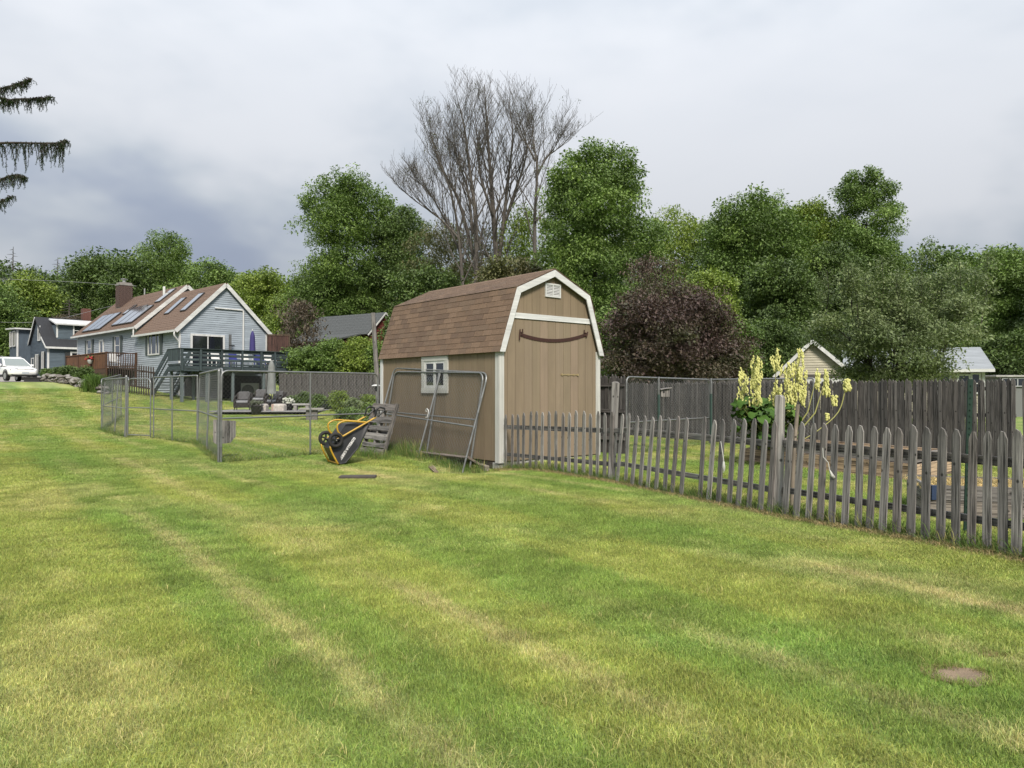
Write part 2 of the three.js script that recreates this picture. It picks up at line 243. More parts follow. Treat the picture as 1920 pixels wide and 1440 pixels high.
for (let i = 0; i < 2; i++) {                                            // worn sandy scrapes with ragged rims
  const [x, d, rx, rd] = bareSpots[i], n = 40, ring = k => { const a = k / n * Math.PI * 2, r = 0.72 + 0.62 * fbm(Math.cos(a) * 2.2 + 7 + i * 3, Math.sin(a) * 2.2 + 3, 4, 87); return V(x + Math.cos(a) * rx * r, elev(x, d) + 0.007, -d + Math.sin(a) * rd * r); };
  const tri = []; for (let k = 0; k < n; k++) tri.push([V(x, elev(x, d) + 0.002, -d), ring(k + 1), ring(k)]);
  const m = mesh('soil_patch', quads(tri), M([0.40, 0.30, 0.20], 1, { map: gritMap, bumpMap: gritMap, bumpScale: 0.008, side: THREE.DoubleSide })); structure(m); m.userData.label = ['bare sandy scrape in the near lawn', 'small bare scrape beside the larger one'][i];
  const q = rng(60 + i); for (let k = 0; k < 70 * (rx / 0.16); k++) { const a = q() * 6.283, r = 0.85 + 0.35 * q(), e = q(); thatch.push([x + Math.cos(a) * rx * r, elev(x, d) + 0.004, -d + Math.sin(a) * rd * r, 0.28 + 0.2 * q(), 0.7, q() * 6.28, lerp(0.16, 0.42, e), lerp(0.16, 0.36, e), lerp(0.05, 0.18, e)]); if (k % 3 === 0) weeds.push([x + Math.cos(a) * rx * (r + 0.1), elev(x, d), -d + Math.sin(a) * rd * (r + 0.1), 0.3, 0.14 + 0.1 * q(), q() * 6.28, 0.17, 0.26, 0.05]); }
}

// =====================================================================================
// SHED
{
  const G = thing('garden_shed', 'tan gambrel shed with brown shingle roof and white trim', 'shed', SHED.x, 0, -SHED.d, Math.atan2(SHED.vd, SHED.vx));
  const W = SHED.W, L = SHED.L, y0 = 0.03, eY = 2.46, bX = 0.43, bY = 3.66, rY = 4.14, oh = 0.10;      // local: x across the gable, z = 0 gable face, -z back
  const top = x => { const u = Math.min(x, W - x); return u < bX ? eY + (bY - eY) * u / bX : bY + (rY - bY) * (u - bX) / (W / 2 - bX); };
  const tanT = [[0.264, 0.209, 0.145], [0.244, 0.192, 0.130], [0.284, 0.219, 0.156], [0.252, 0.202, 0.136]].map(c => M(c, 0.8, { map: paintMap, bumpMap: woodB, bumpScale: 0.001 }));
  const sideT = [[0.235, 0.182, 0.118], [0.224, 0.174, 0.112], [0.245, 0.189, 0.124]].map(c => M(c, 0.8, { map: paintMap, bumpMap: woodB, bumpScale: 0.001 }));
  const shellPts = [[0.02, y0], [W - 0.02, y0], [W - 0.02, eY], [W - bX, bY - 0.03], [W / 2, rY - 0.03], [bX, bY - 0.03], [0.02, eY]];
  mesh('wall_core', poly(shellPts, L - 0.04).translate(0, 0, -L + 0.02), M([0.06, 0.04, 0.025], 0.95), G);
  const pitch = 0.2308, HY = 3.03;
  const bands = (x0, x1, lo, hi) => { const pts = [[x0, lo], [x1, lo]]; const cuts = [x0]; for (const c of [bX, W / 2, W - bX]) if (c > x0 + 1e-3 && c < x1 - 1e-3) cuts.push(c); cuts.push(x1); for (const c of cuts.reverse()) pts.push([c, Math.min(hi, top(c) - 0.02)]); return pts; };
  for (let i = 0; i < 13; i++) { const x0 = i * pitch + 0.004, x1 = (i + 1) * pitch - 0.004; const kind = (i * 7 + 3) % 4;
    mesh('door_board', poly(bands(x0, x1, y0 + 0.01, HY - 0.002), 0.022, 0.003).translate(0, 0, -0.018), tanT[(i > 1 && i < 11) ? kind : 1], G);
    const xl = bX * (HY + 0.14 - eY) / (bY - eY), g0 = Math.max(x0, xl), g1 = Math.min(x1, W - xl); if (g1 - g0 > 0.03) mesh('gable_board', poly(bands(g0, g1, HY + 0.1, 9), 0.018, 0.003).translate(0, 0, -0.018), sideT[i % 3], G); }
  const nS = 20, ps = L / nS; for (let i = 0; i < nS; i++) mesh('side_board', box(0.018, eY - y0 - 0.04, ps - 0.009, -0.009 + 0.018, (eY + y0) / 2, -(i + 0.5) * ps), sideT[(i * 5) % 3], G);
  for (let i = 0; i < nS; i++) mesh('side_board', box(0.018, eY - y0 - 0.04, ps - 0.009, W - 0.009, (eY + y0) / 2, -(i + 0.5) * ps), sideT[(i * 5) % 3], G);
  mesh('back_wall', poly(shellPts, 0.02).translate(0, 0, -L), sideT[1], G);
  // white trim
  mesh('cross_trim', bx(0.235, W - 0.235, HY, HY + 0.115, 0.005, 0.03), mat.white, G, 'x');
  mesh('corner_trim', bx(-0.012, 0.125, y0 - 0.02, eY - 0.06, 0.005, 0.026), mat.whiteWorn, G);
  mesh('corner_trim', bx(W - 0.125, W + 0.012, y0 - 0.02, eY - 0.06, 0.005, 0.026), mat.whiteWorn, G);
  mesh('corner_trim', bx(-0.014, -0.002, y0 - 0.02, eY, -0.10, 0.024), mat.whiteWorn, G);
  mesh('corner_trim', bx(-0.022, 0.0, y0 - 0.02, eY, -L - 0.01, -L + 0.11), mat.white, G);
  mesh('corner_trim', bx(W + 0.002, W + 0.014, y0 - 0.02, eY, -0.10, 0.024), mat.whiteWorn, G);
  const rk = [[-0.055, eY - 0.155], [bX - 0.02, bY], [W / 2, rY], [W - bX + 0.02, bY], [W + 0.055, eY - 0.155]];
  const inset = (a, b, t) => { const dx = b[0] - a[0], dy = b[1] - a[1], l = Math.hypot(dx, dy); return [dy / l * t, -dx / l * t]; };
  for (let i = 0; i < 4; i++) { const a = rk[i], b = rk[i + 1], [nx, ny] = inset(a, b, 0.135), prev = i ? inset(rk[i - 1], a, 0.135) : [nx, 0], nxt = i < 3 ? inset(b, rk[i + 2], 0.135) : [nx, 0];
    const j = (p, q, r) => { const s = [q[0] + r[0], q[1] + r[1]], k = 2 * 0.135 ** 2 / (s[0] ** 2 + s[1] ** 2); return [p[0] + s[0] * k, p[1] + s[1] * k]; };
    const A = i ? j(a, prev, [nx, ny]) : [a[0] + 0.145, a[1]], B = i < 3 ? j(b, [nx, ny], nxt) : [b[0] - 0.145, b[1]];
    mesh('rake_trim', poly([a, A, B, b], 0.03, 0.003).translate(0, 0, oh - 0.02), mat.white, G, 'x'); }
  // roof decks and shingles
  const segs = [[[-0.05, eY - 0.15], [bX - 0.02, bY + 0.012]], [[bX - 0.03, bY + 0.006], [W / 2, rY + 0.012]]];
  for (const f of [0, 1]) for (const [a, b] of segs) { const X = p => f ? W - p[0] : p[0]; mesh('roof_deck', beam(V((X(a) + X(b)) / 2, (a[1] + b[1]) / 2, oh + 0.004), V((X(a) + X(b)) / 2, (a[1] + b[1]) / 2, -L - 0.02), Math.hypot(b[0] - a[0], b[1] - a[1]), 0.014, V(X(b) - X(a), b[1] - a[1], 0).normalize()), M([0.10, 0.075, 0.06], 0.9), G); }
  const shT = [[0.258, 0.170, 0.112], [0.285, 0.188, 0.123], [0.230, 0.152, 0.102], [0.305, 0.204, 0.136], [0.248, 0.170, 0.116], [0.212, 0.140, 0.096]].map(c => M(c, 0.95, { map: gritMap, bumpMap: gritMap, bumpScale: 0.002 }));
  const q = rng(9), rest = []; let made = 0;
  const tab = 0.297, LL = L + 0.19, sg = [0, 1, 2].map(i => geo(box(1, 1, 1), 'y', i * 0.31, i * 0.17));
  for (const f of [0, 1]) segs.forEach(([a, b], si) => {
    const X = p => f ? W - p[0] : p[0], A = V(X(a), a[1], 0), B = V(X(b), b[1], 0), ey = B.clone().sub(A), len = ey.length(); ey.normalize(); const nrm = f ? V(ey.y, -ey.x, 0) : V(-ey.y, ey.x, 0); const rows = si ? 10 : 11, ex = len / rows;
    for (let r = 0; r < rows; r++) { const off = (r % 2) * tab / 2 + (q() - 0.5) * 0.03; let z = oh + 0.015 - off; const cells = []; if (off > 0.02) cells.push([oh + 0.015, z]); for (; z > -L - 0.03; z -= tab) cells.push([z, Math.max(z - tab, -L - 0.035)]);
      for (const [z0, z1] of cells) { const w = z0 - z1 - 0.009; if (w < 0.03) continue; const hgt = ex * 1.22, o = A.clone().addScaledVector(ey, r * ex - 0.012 + hgt / 2).addScaledVector(nrm, 0.0125 + 0.002 * q()); o.z = (z0 + z1) / 2;
        const e2 = ey.clone().addScaledVector(nrm, -0.05).normalize(), e3 = f ? V(e2.y, -e2.x, 0) : V(-e2.y, e2.x, 0);
        const mtx = new THREE.Matrix4().makeBasis(V(0, 0, f ? -1 : 1).multiplyScalar(w), e2.clone().multiplyScalar(hgt), e3.clone().multiplyScalar(0.007)).setPosition(o);
        const isPart = !f && (!si || r < 6);
        if (isPart) { const m = new THREE.Mesh(sg[Math.floor(q() * 3)], shT[Math.floor(q() * 6)]); m.name = 'shingle'; m.castShadow = m.receiveShadow = true; m.matrixAutoUpdate = true; m.applyMatrix4(mtx); G.add(m); made++; }
        else rest.push([box(1, 1, 1).applyMatrix4(mtx), si]); } } });
  stuff(mesh('far_shingles', rest.filter(e => !e[1]).map(e => e[0]), shT[0], G)); stuff(mesh('upper_shingles', rest.filter(e => e[1]).map(e => e[0]), shT[0], G));
  mesh('ridge_cap', [beam(V(W / 2 - 0.07, rY - 0.004, oh + 0.01), V(W / 2 - 0.07, rY - 0.004, -L - 0.03), 0.15, 0.012, V(1, 0.45, 0).normalize()), beam(V(W / 2 + 0.07, rY - 0.004, oh + 0.01), V(W / 2 + 0.07, rY - 0.004, -L - 0.03), 0.15, 0.012, V(-1, 0.45, 0).normalize())].map(g => g.translate(0, 0.0, 0)), shT[1], G);
  // gable vent
  const vent = new THREE.Group(); vent.name = 'gable_vent'; vent.position.set(W / 2 + 0.02, 3.70, 0); G.add(vent);
  mesh('vent_back', bx(-0.2, 0.2, -0.12, 0.12, 0.002, 0.006), M([0.12, 0.12, 0.12]), vent);
  mesh('vent_frame', [bx(-0.23, 0.23, 0.115, 0.15, 0, 0.03), bx(-0.23, 0.23, -0.15, -0.115, 0, 0.03), bx(-0.23, -0.195, -0.115, 0.115, 0, 0.03), bx(0.195, 0.23, -0.115, 0.115, 0, 0.03), bx(-0.016, 0.016, -0.115, 0.115, 0, 0.028)], mat.white, vent, 'x');
  for (const s of [-1, 1]) for (let k = 0; k < 7; k++) mesh('vent_slat', box(0.178, 0.024, 0.004, s * 0.1055, -0.098 + k * 0.033, 0.014, -0.6), mat.white, vent, 'x');
  // hasp on the door and the hidden door gaps
  mesh('latch_bar', [bx(1.76, 2.32, 1.85, 1.875, 0.006, 0.016), bx(1.78, 1.82, 1.838, 1.887, 0.014, 0.024), bx(1.96, 2.02, 1.842, 1.883, 0.014, 0.022), bx(2.14, 2.18, 1.842, 1.883, 0.014, 0.022), bx(2.26, 2.31, 1.838, 1.887, 0.014, 0.024)], mat.brass, G);
  // side window (on the x = 0 wall, faces -x)
  const win = new THREE.Group(); win.name = 'window'; win.position.set(-0.002, 1.45, -2.31); win.rotation.y = -Math.PI / 2; G.add(win);
  mesh('window_trim', [bx(-0.53, 0.53, 0.74, 0.845, 0, 0.034), bx(-0.53, -0.41, 0.12, 0.74, 0, 0.03), bx(0.41, 0.53, 0.12, 0.74, 0, 0.03), bx(-0.53, 0.53, 0.0, 0.12, 0, 0.036)], mat.whiteWorn, win, 'x');
  mesh('window_sash', [bx(-0.41, 0.41, 0.68, 0.74, 0, 0.02), bx(-0.41, 0.41, 0.12, 0.18, 0, 0.02), bx(-0.41, -0.355, 0.18, 0.68, 0, 0.02), bx(0.355, 0.41, 0.18, 0.68, 0, 0.02), bx(-0.045, 0.045, 0.18, 0.68, 0, 0.022)], mat.white, win);
  for (const s of [-1, 1]) mesh('window_pane', bx(s > 0 ? 0.045 : -0.355, s > 0 ? 0.355 : -0.045, 0.18, 0.68, 0.002, 0.008), mat.glassDark, win);
  // footing
  for (let i = 0; i < 8; i++) mesh('footing_block', rbox(0.36, 0.2, 0.2, 0.012, 0.19 + i * 0.375, -0.085, -0.12 + 0.01 * ((i * 3) % 2)), mat.concretePale, G);
  mesh('skid_beam', [bx(0.02, 0.14, -0.14, 0.03, -L + 0.1, -0.05), bx(W - 0.14, W - 0.02, -0.2, 0.03, -L + 0.1, -0.05)], wood([0.09, 0.075, 0.06]), G, 'z');

  // two-man saw hung on the doors: a thing of its own, in the shed's frame
  const c = Math.cos(G.rotation.y), s = Math.sin(G.rotation.y), w2 = (x, y, z) => V(SHED.x + x * c + z * s, y, -SHED.d - x * s + z * c);
  const saw = thing('crosscut_saw', 'rusty two man crosscut saw hung across shed doors', 'saw', ...w2(0.52, 2.68, 0.012).toArray(), G.rotation.y);
  const bl = [], n = 44; const SL = 2.08, sag = t => -0.13 * (1 - (2 * t - 1) ** 2) + 0.09 * t; for (let i = 0; i <= n; i++) { const t = i / n; bl.push([0.08 + t * (SL - 0.14), 0.045 + sag(t)]); } for (let i = n * 2; i >= 0; i--) { const t = i / n / 2; bl.push([0.08 + t * (SL - 0.14), -0.024 + sag(t) - (i % 2 ? 0.014 : 0)]); }
  mesh('blade', poly(bl, 0.005), mat.rust, saw);
  for (const e of [0, 1]) { const h = new THREE.Group(); h.name = 'handle'; h.position.set(e ? SL - 0.03 : 0.03, e ? 0.1 : 0.02, 0.004); saw.add(h); mesh('grip', pipe(e ? [V(-0.02, -0.06, 0.012), V(0, 0.0, 0.014), V(0.03, 0.07, 0.012)] : [V(-0.01, -0.13, 0.012), V(0, 0.0, 0.014), V(0.012, 0.10, 0.012)], [0.014, 0.017, 0.012], 8), mat.rust, h); mesh('bracket', [bx(e ? -0.1 : 0, e ? 0 : 0.1, 0.03, 0.048, 0, 0.012), bx(e ? -0.09 : 0.075, e ? -0.07 : 0.095, 0.04, 0.11, 0, 0.012), bx(e ? -0.1 : 0, e ? 0 : 0.1, -0.03, -0.014, 0, 0.012)], mat.rust, h); }
  SHED.w2 = w2; SHED.turn = G.rotation.y;
}
// =====================================================================================
// FENCES
const greys = [[0.225, 0.215, 0.205], [0.190, 0.180, 0.172], [0.260, 0.248, 0.235], [0.205, 0.186, 0.174], [0.165, 0.158, 0.152], [0.295, 0.282, 0.265]].map(c => wood(c, 0.92));
const greyDark = [[0.098, 0.093, 0.090], [0.080, 0.076, 0.074], [0.125, 0.117, 0.112], [0.090, 0.083, 0.079], [0.066, 0.063, 0.062]].map(c => wood(c, 0.95));
const along = (a, b, t) => [lerp(a[0], b[0], t), lerp(a[1], b[1], t)];
const hit = (a, b, px) => { const k = (px - 960) / F, t = (k * a[1] - a[0]) / ((b[0] - a[0]) - k * (b[1] - a[1])); return along(a, b, t); };
{ // ---- picket fence ----
  const secs = [[[-0.22, 15.5], [1.757, 12.3]], [[1.757, 12.3], [3.23, 9.05]], [[3.23, 9.05], [4.62, 6.48]], [[4.62, 6.48], [5.75, 4.4]]];
  const z7 = v => 920 + v / 4.8, z8 = v => 1340 + v / 3.272;
  const tops = [[88, 138, 196, 249, 301, 360, 415, 471, 530, 591, 652, 713, 773, 838, 903, 967, 1029, 1087].map(z7),
    [1185, 1248, 1320, 1387, 1458, 1530, 1605, 1681, 1758].map(z7).concat([1320.2, 1339, 1357, 1376, 1395, 1413.6, 1434, 1453]),
    [458, 528, 600, 670, 745, 820, 897, 972, 1052, 1132, 1218, 1303, 1393, 1482, 1577, 1675, 1770, 1860].map(z8), [1950, 1985, 2025, 2070, 2120, 2175]];
  const G = thing('picket_fence', 'weathered grey picket fence running past the shed doors', 'fence');
  const shape = (w, h, k) => poly([[-w / 2, 0], [w / 2, 0], [w / 2 * 0.98, h - 0.075], [w * 0.2, h - 0.01 * k], [-w * 0.16, h], [-w / 2 * 0.98, h - 0.07 - 0.01 * k]], 0.02, 0.0025).translate(0, 0, -0.01);
  const var6 = [0, 1, 2, 3, 4, 5].map(i => geo(shape(0.078 + 0.005 * (i % 3), 1.15 + 0.012 * ((i * 5) % 4), i % 3), 'y', i * 0.37, i * 0.53));
  const q = rng(31);
  secs.forEach(([a, b], si) => {
    const L = Math.hypot(b[0] - a[0], b[1] - a[1]), dx = (b[0] - a[0]) / L, dd = (b[1] - a[1]) / L, ang = Math.atan2(dd, dx), nx = -dd, nd = dx;   // n points to the garden side
    tops[si].forEach((px, i) => {
      const lean = [0.012, 0.085, lerp(0.085, 0.02, i / 18), 0.02][si] + (q() - 0.5) * 0.03, p = hit(a, b, px), sh = lean * 1.1 * nx;
      const m = new THREE.Mesh(var6[Math.floor(q() * 6)], greys[Math.floor(q() * 6)]); m.name = 'picket'; m.castShadow = m.receiveShadow = true; m.rotation.order = 'YXZ';
      m.position.copy(P(p[0] - sh, p[1] - lean * 1.1 * nd, -0.03)); m.rotation.set(-lean, ang, (q() - 0.5) * 0.035); m.scale.y = 1 + (q() - 0.5) * 0.03; G.add(m);
    });
    for (const [h, hh] of [[0.30, 0.07], [0.86, 0.085]]) { const ln = [0, 0.07, 0.05, 0.02][si] * h * 0.8, o = 0.03; mesh('rail', beam(P(a[0] + nx * (o + ln), a[1] + nd * (o + ln), h), P(b[0] + nx * (o + ln) - dx * 0.01, b[1] + nd * (o + ln) - dd * 0.01, h - 0.02), hh, 0.034), greys[(si + (h > 0.5 ? 1 : 4)) % 6], G, 'x'); }
    weedLine(a, b, 190 + si * 20, 0.25, 1.0, 0.13, q); thatchLine(a, b, 420, 0.13, 0.10, q);
  });
  // posts
  const post = (p, h, w, lx, mt, topCut) => { const g = geo(poly([[-w / 2, -0.1], [w / 2, -0.1], [w / 2, h - topCut], [w * 0.2, h], [-w * 0.3, h - 0.004], [-w / 2, h - topCut * 0.6]], w * 0.9, 0.008).translate(0, 0, -w * 0.45), 'y', R(), R()); const m = new THREE.Mesh(g, mt); m.name = 'post'; m.castShadow = m.receiveShadow = true; m.rotation.order = 'YXZ'; m.position.copy(P(p[0], p[1], 0)); m.rotation.set(-lx, -0.7, 0); G.add(m); return m; };
  post(hit(secs[0][0], secs[0][1], 1146), 1.66, 0.105, 0.085, greys[0], 0.02); post(hit(secs[1][0], secs[1][1], 1458), 1.45, 0.10, 0.055, greys[5], 0.03); post([4.60, 6.55], 1.32, 0.1, 0.02, greys[2], 0.02); post([-0.24, 15.55], 1.1, 0.08, 0, greys[4], 0.02);
}
// ---- stockade fences ----
function stockade(name, label, a, b, h, q, opt = {}) {
  const G = thing(name, label, 'fence'), L = Math.hypot(b[0] - a[0], b[1] - a[1]), ang = Math.atan2(b[1] - a[1], b[0] - a[0]), w = opt.w ?? 0.085, n = Math.round(L / (w * 0.965));
  const base = i => { const pts = []; const rnd = 0.02; const s = new THREE.Shape(); return poly([[-w / 2, -0.1], [w / 2, -0.1], [w / 2, h - 0.07], [w * 0.12, h - 0.01], [0, h], [-w * 0.14, h - 0.008], [-w / 2, h - 0.065]], 0.026, 0.006).translate(0, 0, -0.013); };
  const gs = [0, 1, 2, 3].map(i => geo(base(i), 'y', i * 0.43, i * 0.77)), bulk = [];
  for (let i = 0; i < n; i++) { const p = along(a, b, (i + 0.5) / n), y = elev(...p), s = 1 + (q() - 0.5) * 0.035; const mt = (opt.mats ?? greyDark)[Math.floor(q() * 5)]; const pos = V(p[0], y, -p[1]), rot = new THREE.Euler((q() - 0.5) * 0.02, ang + (q() - 0.5) * 0.12, (q() - 0.5) * 0.02, 'YXZ');
    if (opt.bulk) { bulk.push(gs[i % 4].clone().applyMatrix4(new THREE.Matrix4().compose(pos, new THREE.Quaternion().setFromEuler(rot), V(1, s, 1)))); continue; }
    const m = new THREE.Mesh(gs[i % 4], mt); m.name = 'stockade_board'; m.castShadow = m.receiveShadow = true; m.position.copy(pos); m.rotation.copy(rot); m.scale.y = s; G.add(m); }
  if (bulk.length) stuff(mesh('stockade_boards', bulk, greyDark[0], G));
  const nx = Math.sin(ang), nd = -Math.cos(ang), sd = opt.railSide ?? -1;       // rails on the far side unless told otherwise
  for (const t of [0.2, 0.55, 0.88]) { const k = 0.035 * sd; mesh('rail', beam(P(a[0] + nx * k, a[1] + nd * k, h * t), P(b[0] + nx * k, b[1] + nd * k, h * t), 0.08, 0.04), greyDark[2], G, 'x'); }
  return G;
}
{
  const q = rng(47);
  stockade('stockade_fence', 'tall dark weathered stockade fence behind the raised beds', [3.30, 25.5], [10.75, 15.95], 1.77, q);
  stockade('stockade_fence', 'dark stockade fence continuing past the green steel post', [10.85, 15.85], [15.2, 10.6], 1.77, q);
  stockade('stockade_fence', 'short stockade panel between shed and tall fence post', [2.02, 18.15], [2.66, 17.5], 1.86, q, { railSide: 1 });
  stockade('stockade_fence', 'distant dark board fence along the back garden bed', [-14.2, 45.5], [-6.5, 43.4], 1.85, q, { bulk: true, w: 0.13 });
}
// ---- chain link ----
function wires(L, h, y0 = 0.03, step = 0.096) { const out = []; const H = h - 0.02; for (const s of [1, -1]) for (let c = -H; c < L + H; c += step) { let x0 = c, ya = y0, x1 = c + s * (H - y0), yb = H; if (s < 0) { x0 = c; x1 = c - (H - y0); } const clip = (x, y, X, Y) => { const k = (Y - y) / (X - x); if (x < 0) { y += k * -x; x = 0; } if (x > L) { y += k * (L - x); x = L; } return [x, y]; }; if (Math.max(x0, x1) <= 0 || Math.min(x0, x1) >= L) continue; const A = clip(x0, ya, x1, yb), B = clip(x1, yb, x0, ya); const z = s * 0.004; out.push(pipe([V(A[0], A[1], z), V((A[0] + B[0]) / 2, (A[1] + B[1]) / 2, -z), V(B[0], B[1], z)], 0.0014, 3, false)); } return out; }
function chainPanel(name, label, a, b, o = {}) {
  const L = Math.hypot(b[0] - a[0], b[1] - a[1]), h = o.h ?? 1.93, r = o.r ?? 0.021, G = thing(name, label, o.cat ?? 'fence panel', 0, 0, 0, 0, o.group);
  const A = P(a[0], a[1], o.lift ?? 0), dy = elev(...b) - elev(...a); G.position.copy(A); G.rotation.order = 'YXZ'; G.rotation.set(o.lean ?? 0, Math.atan2(b[1] - a[1], b[0] - a[0]), Math.atan2(dy, L));
  const c = o.round ?? 0.16, gm = o.mat ?? mat.galv;
  mesh('frame', pipe(roundPath([V(0, o.foot ?? -0.05, 0), V(0, h, 0), V(L, h, 0), V(L, o.foot ?? -0.05, 0)], c, 5), r, 8), gm, G);
  if (o.mid !== 0) mesh('rail', pipe([V(0, o.mid ?? 0.93, 0.006), V(L, o.mid ?? 0.93, 0.006)], r * 0.85, 8), gm, G);
  if (o.bottom) mesh('rail', pipe([V(0, o.bottom, 0), V(L, o.bottom, 0)], r * 0.85, 8), gm, G);
  for (const t of o.posts ?? []) mesh('post', pipe([V(L * t, -0.05, 0.002), V(L * t, h, 0.002)], r, 8), gm, G);
  stuff(mesh('wire_mesh', wires(L, h, 0.02, o.step), mat.wire, G));
  const tie = []; for (let x = 0.3; x < L; x += 0.42) tie.push(at(new THREE.TorusGeometry(r + 0.004, 0.0035, 4, 8), x, h, 0, 0, Math.PI / 2)); for (const y of [0.35, 1.3]) for (const x of [0, L]) tie.push(at(new THREE.TorusGeometry(r + 0.006, 0.006, 4, 8), x, y, 0, Math.PI / 2)); mesh('clamps', tie, gm, G);
  stuff(G.children[G.children.length - 1]);
  if (o.weeds !== 0) weedLine(a, b, Math.round(L * (o.weeds ?? 14)), 0.3, 0.95, 0.12);
  return G;
}
{
  const A = [-6.07, 15.6], Bq = [-8.85, 21.0], C1 = [-11.3, 23.55], C2 = [-12.5, 24.1], D = [-15.5, 28.2];
  chainPanel('chain_link_fence', 'wide chain link panel between corner posts and shed end', A, [-3.40, 18.95], { posts: [0.52], weeds: 22 });
  chainPanel('chain_link_fence', 'chain link side panel with grey board wired to it', [-6.16, 15.72], Bq, { posts: [0.5], lean: 0.03, weeds: 30, h: 1.98 });
  chainPanel('chain_link_fence', 'chain link panel beside the narrow yard gate', Bq, C1, { posts: [0.55], round: 0.02 });
  chainPanel('chain_link_gate', 'narrow chain link gate with rounded top in the yard fence', [-11.42, 23.6], [-12.36, 24.03], { h: 1.86, round: 0.2, cat: 'gate', bottom: 0.06, lift: 0.03, weeds: 4 });
  chainPanel('chain_link_fence', 'leaning chain link side panel beyond the narrow gate', C2, D, { posts: [0.4], lean: 0.06, weeds: 24 });
  chainPanel('chain_link_fence', 'farthest chain link panel running back toward brown deck', [-15.55, 28.3], [-18.0, 34.4], { posts: [0.5] });
  chainPanel('chain_link_fence', 'chain link panel with small gate outline before stockade fence', [2.68, 17.5], [5.55, 21.0], { h: 1.82, mid: 0.75, posts: [0.34], weeds: 6 });
  chainPanel('chain_link_fence', 'chain link panel in front of stockade fence behind yellow plume plant', [5.62, 21.0], [7.75, 19.2], { h: 1.82, mid: 0, round: 0.02, weeds: 6 });
  // green sleeves on the two posts
  for (const [x, d, l] of [[5.585, 21.0, 'green steel sleeve post where two chain link panels meet'], [3.66, 18.68, 'green steel sleeve post at chain link gate edge']]) { const g = thing('sleeve_post', l, 'post', x, elev(x, d), -d); mesh('tube', pipe([V(0, -0.1, 0.05), V(0, 1.42, 0.05)], 0.033, 10), mat.greenPost, g); mesh('pipe', pipe([V(0, 1.42, 0.05), V(0, 1.86, 0.05)], 0.026, 10), mat.galv, g); }
  const gp = thing('corner_post', 'galvanised corner post between chain link panels by the gate', 'post', ...P(-12.44, 24.08).toArray()); mesh('tube', pipe([V(0, -0.05, 0), V(0, 1.96, 0)], 0.033, 10), mat.galv, gp); mesh('cap', cyl(0.036, 0.02, 0.04, 0, 1.98, 0), mat.galv, gp);
  const gp2 = thing('corner_post', 'galvanised corner post where front and side panels meet', 'post', ...P(-6.13, 15.62).toArray()); mesh('tube', pipe([V(0, -0.05, 0), V(0, 1.93, 0)], 0.028, 10), mat.galv, gp2); mesh('cap', cyl(0.03, 0.018, 0.035, 0, 1.945, 0), mat.galv, gp2);
  const wb = thing('weathered_board', 'grey plywood board wired to chain link corner', 'board', ...P(-6.62, 16.55, 0.32).toArray(), 0.35); mesh('sheet', poly([[0, 0.06], [0.06, 0], [0.36, 0.03], [0.47, 0.18], [0.47, 0.52], [0.0, 0.55]], 0.014, 0.002), greys[2], wb);
  // two loose panels leaning on the shed's side wall (built in the shed's frame)
  const lean = (label, o, s0, s1, h, drop0, drop1) => { const a = SHED.w2(-o, 0, -s0), b = SHED.w2(-o, 0, -s1); const g = chainPanel('leaning_chain_link', label, [a.x, -a.z], [b.x, -b.z], { h, mid: 1.0, posts: [0.46], weeds: 0, cat: 'fence panel', round: 0.2, foot: 0.0 }); const L = s1 - s0; g.position.set(a.x, drop0, a.z); g.rotation.set(Math.asin(Math.min(0.9, (o - 0.035) / h)) * 1, g.rotation.y, Math.atan2(drop1 - drop0, L)); return g; };
  const p1 = lean('outer loose chain link panel leaning on shed wall', 0.62, 0.42, 4.25, 2.16, -0.20, 0.0), p2 = lean('inner loose chain link panel leaning behind the outer one', 0.36, 0.50, 4.12, 2.00, -0.09, 0.0);
  const hk = SHED.w2(-0.33, 1.0, -2.15), hook = thing('wire_hook', 'white bent hook hanging on leaning chain link panel', 'hook', hk.x, 1.0, hk.z, SHED.turn - Math.PI / 2); mesh('hook', pipe([V(-0.06, -0.1, 0), V(0.06, -0.09, 0), V(0.0, -0.08, 0), V(0.05, 0, 0), V(0.05, 0.07, 0), V(0.0, 0.1, 0), V(-0.05, 0.07, 0), V(-0.03, 0.03, 0)], 0.012, 6), mat.white, hook);
}
// ---- green steel T-post ----
{ const d = 7.9, g = thing('steel_post', 'dark green steel T post standing behind the pickets', 'post', ...P(pxX(1810, d), d).toArray(), 0.3); g.rotation.z = -0.045; const dk = M([0.008, 0.035, 0.025], 0.5, { map: mottFine }); mesh('flange', bx(-0.035, 0.035, -0.1, 1.62, -0.003, 0.003), dk, g); mesh('web', bx(-0.003, 0.003, -0.1, 1.62, -0.035, -0.003), dk, g); for (let k = 0; k < 22; k++) mesh('stud', box(0.016, 0.012, 0.01, 0, 0.2 + k * 0.064, 0.007), dk, g); }
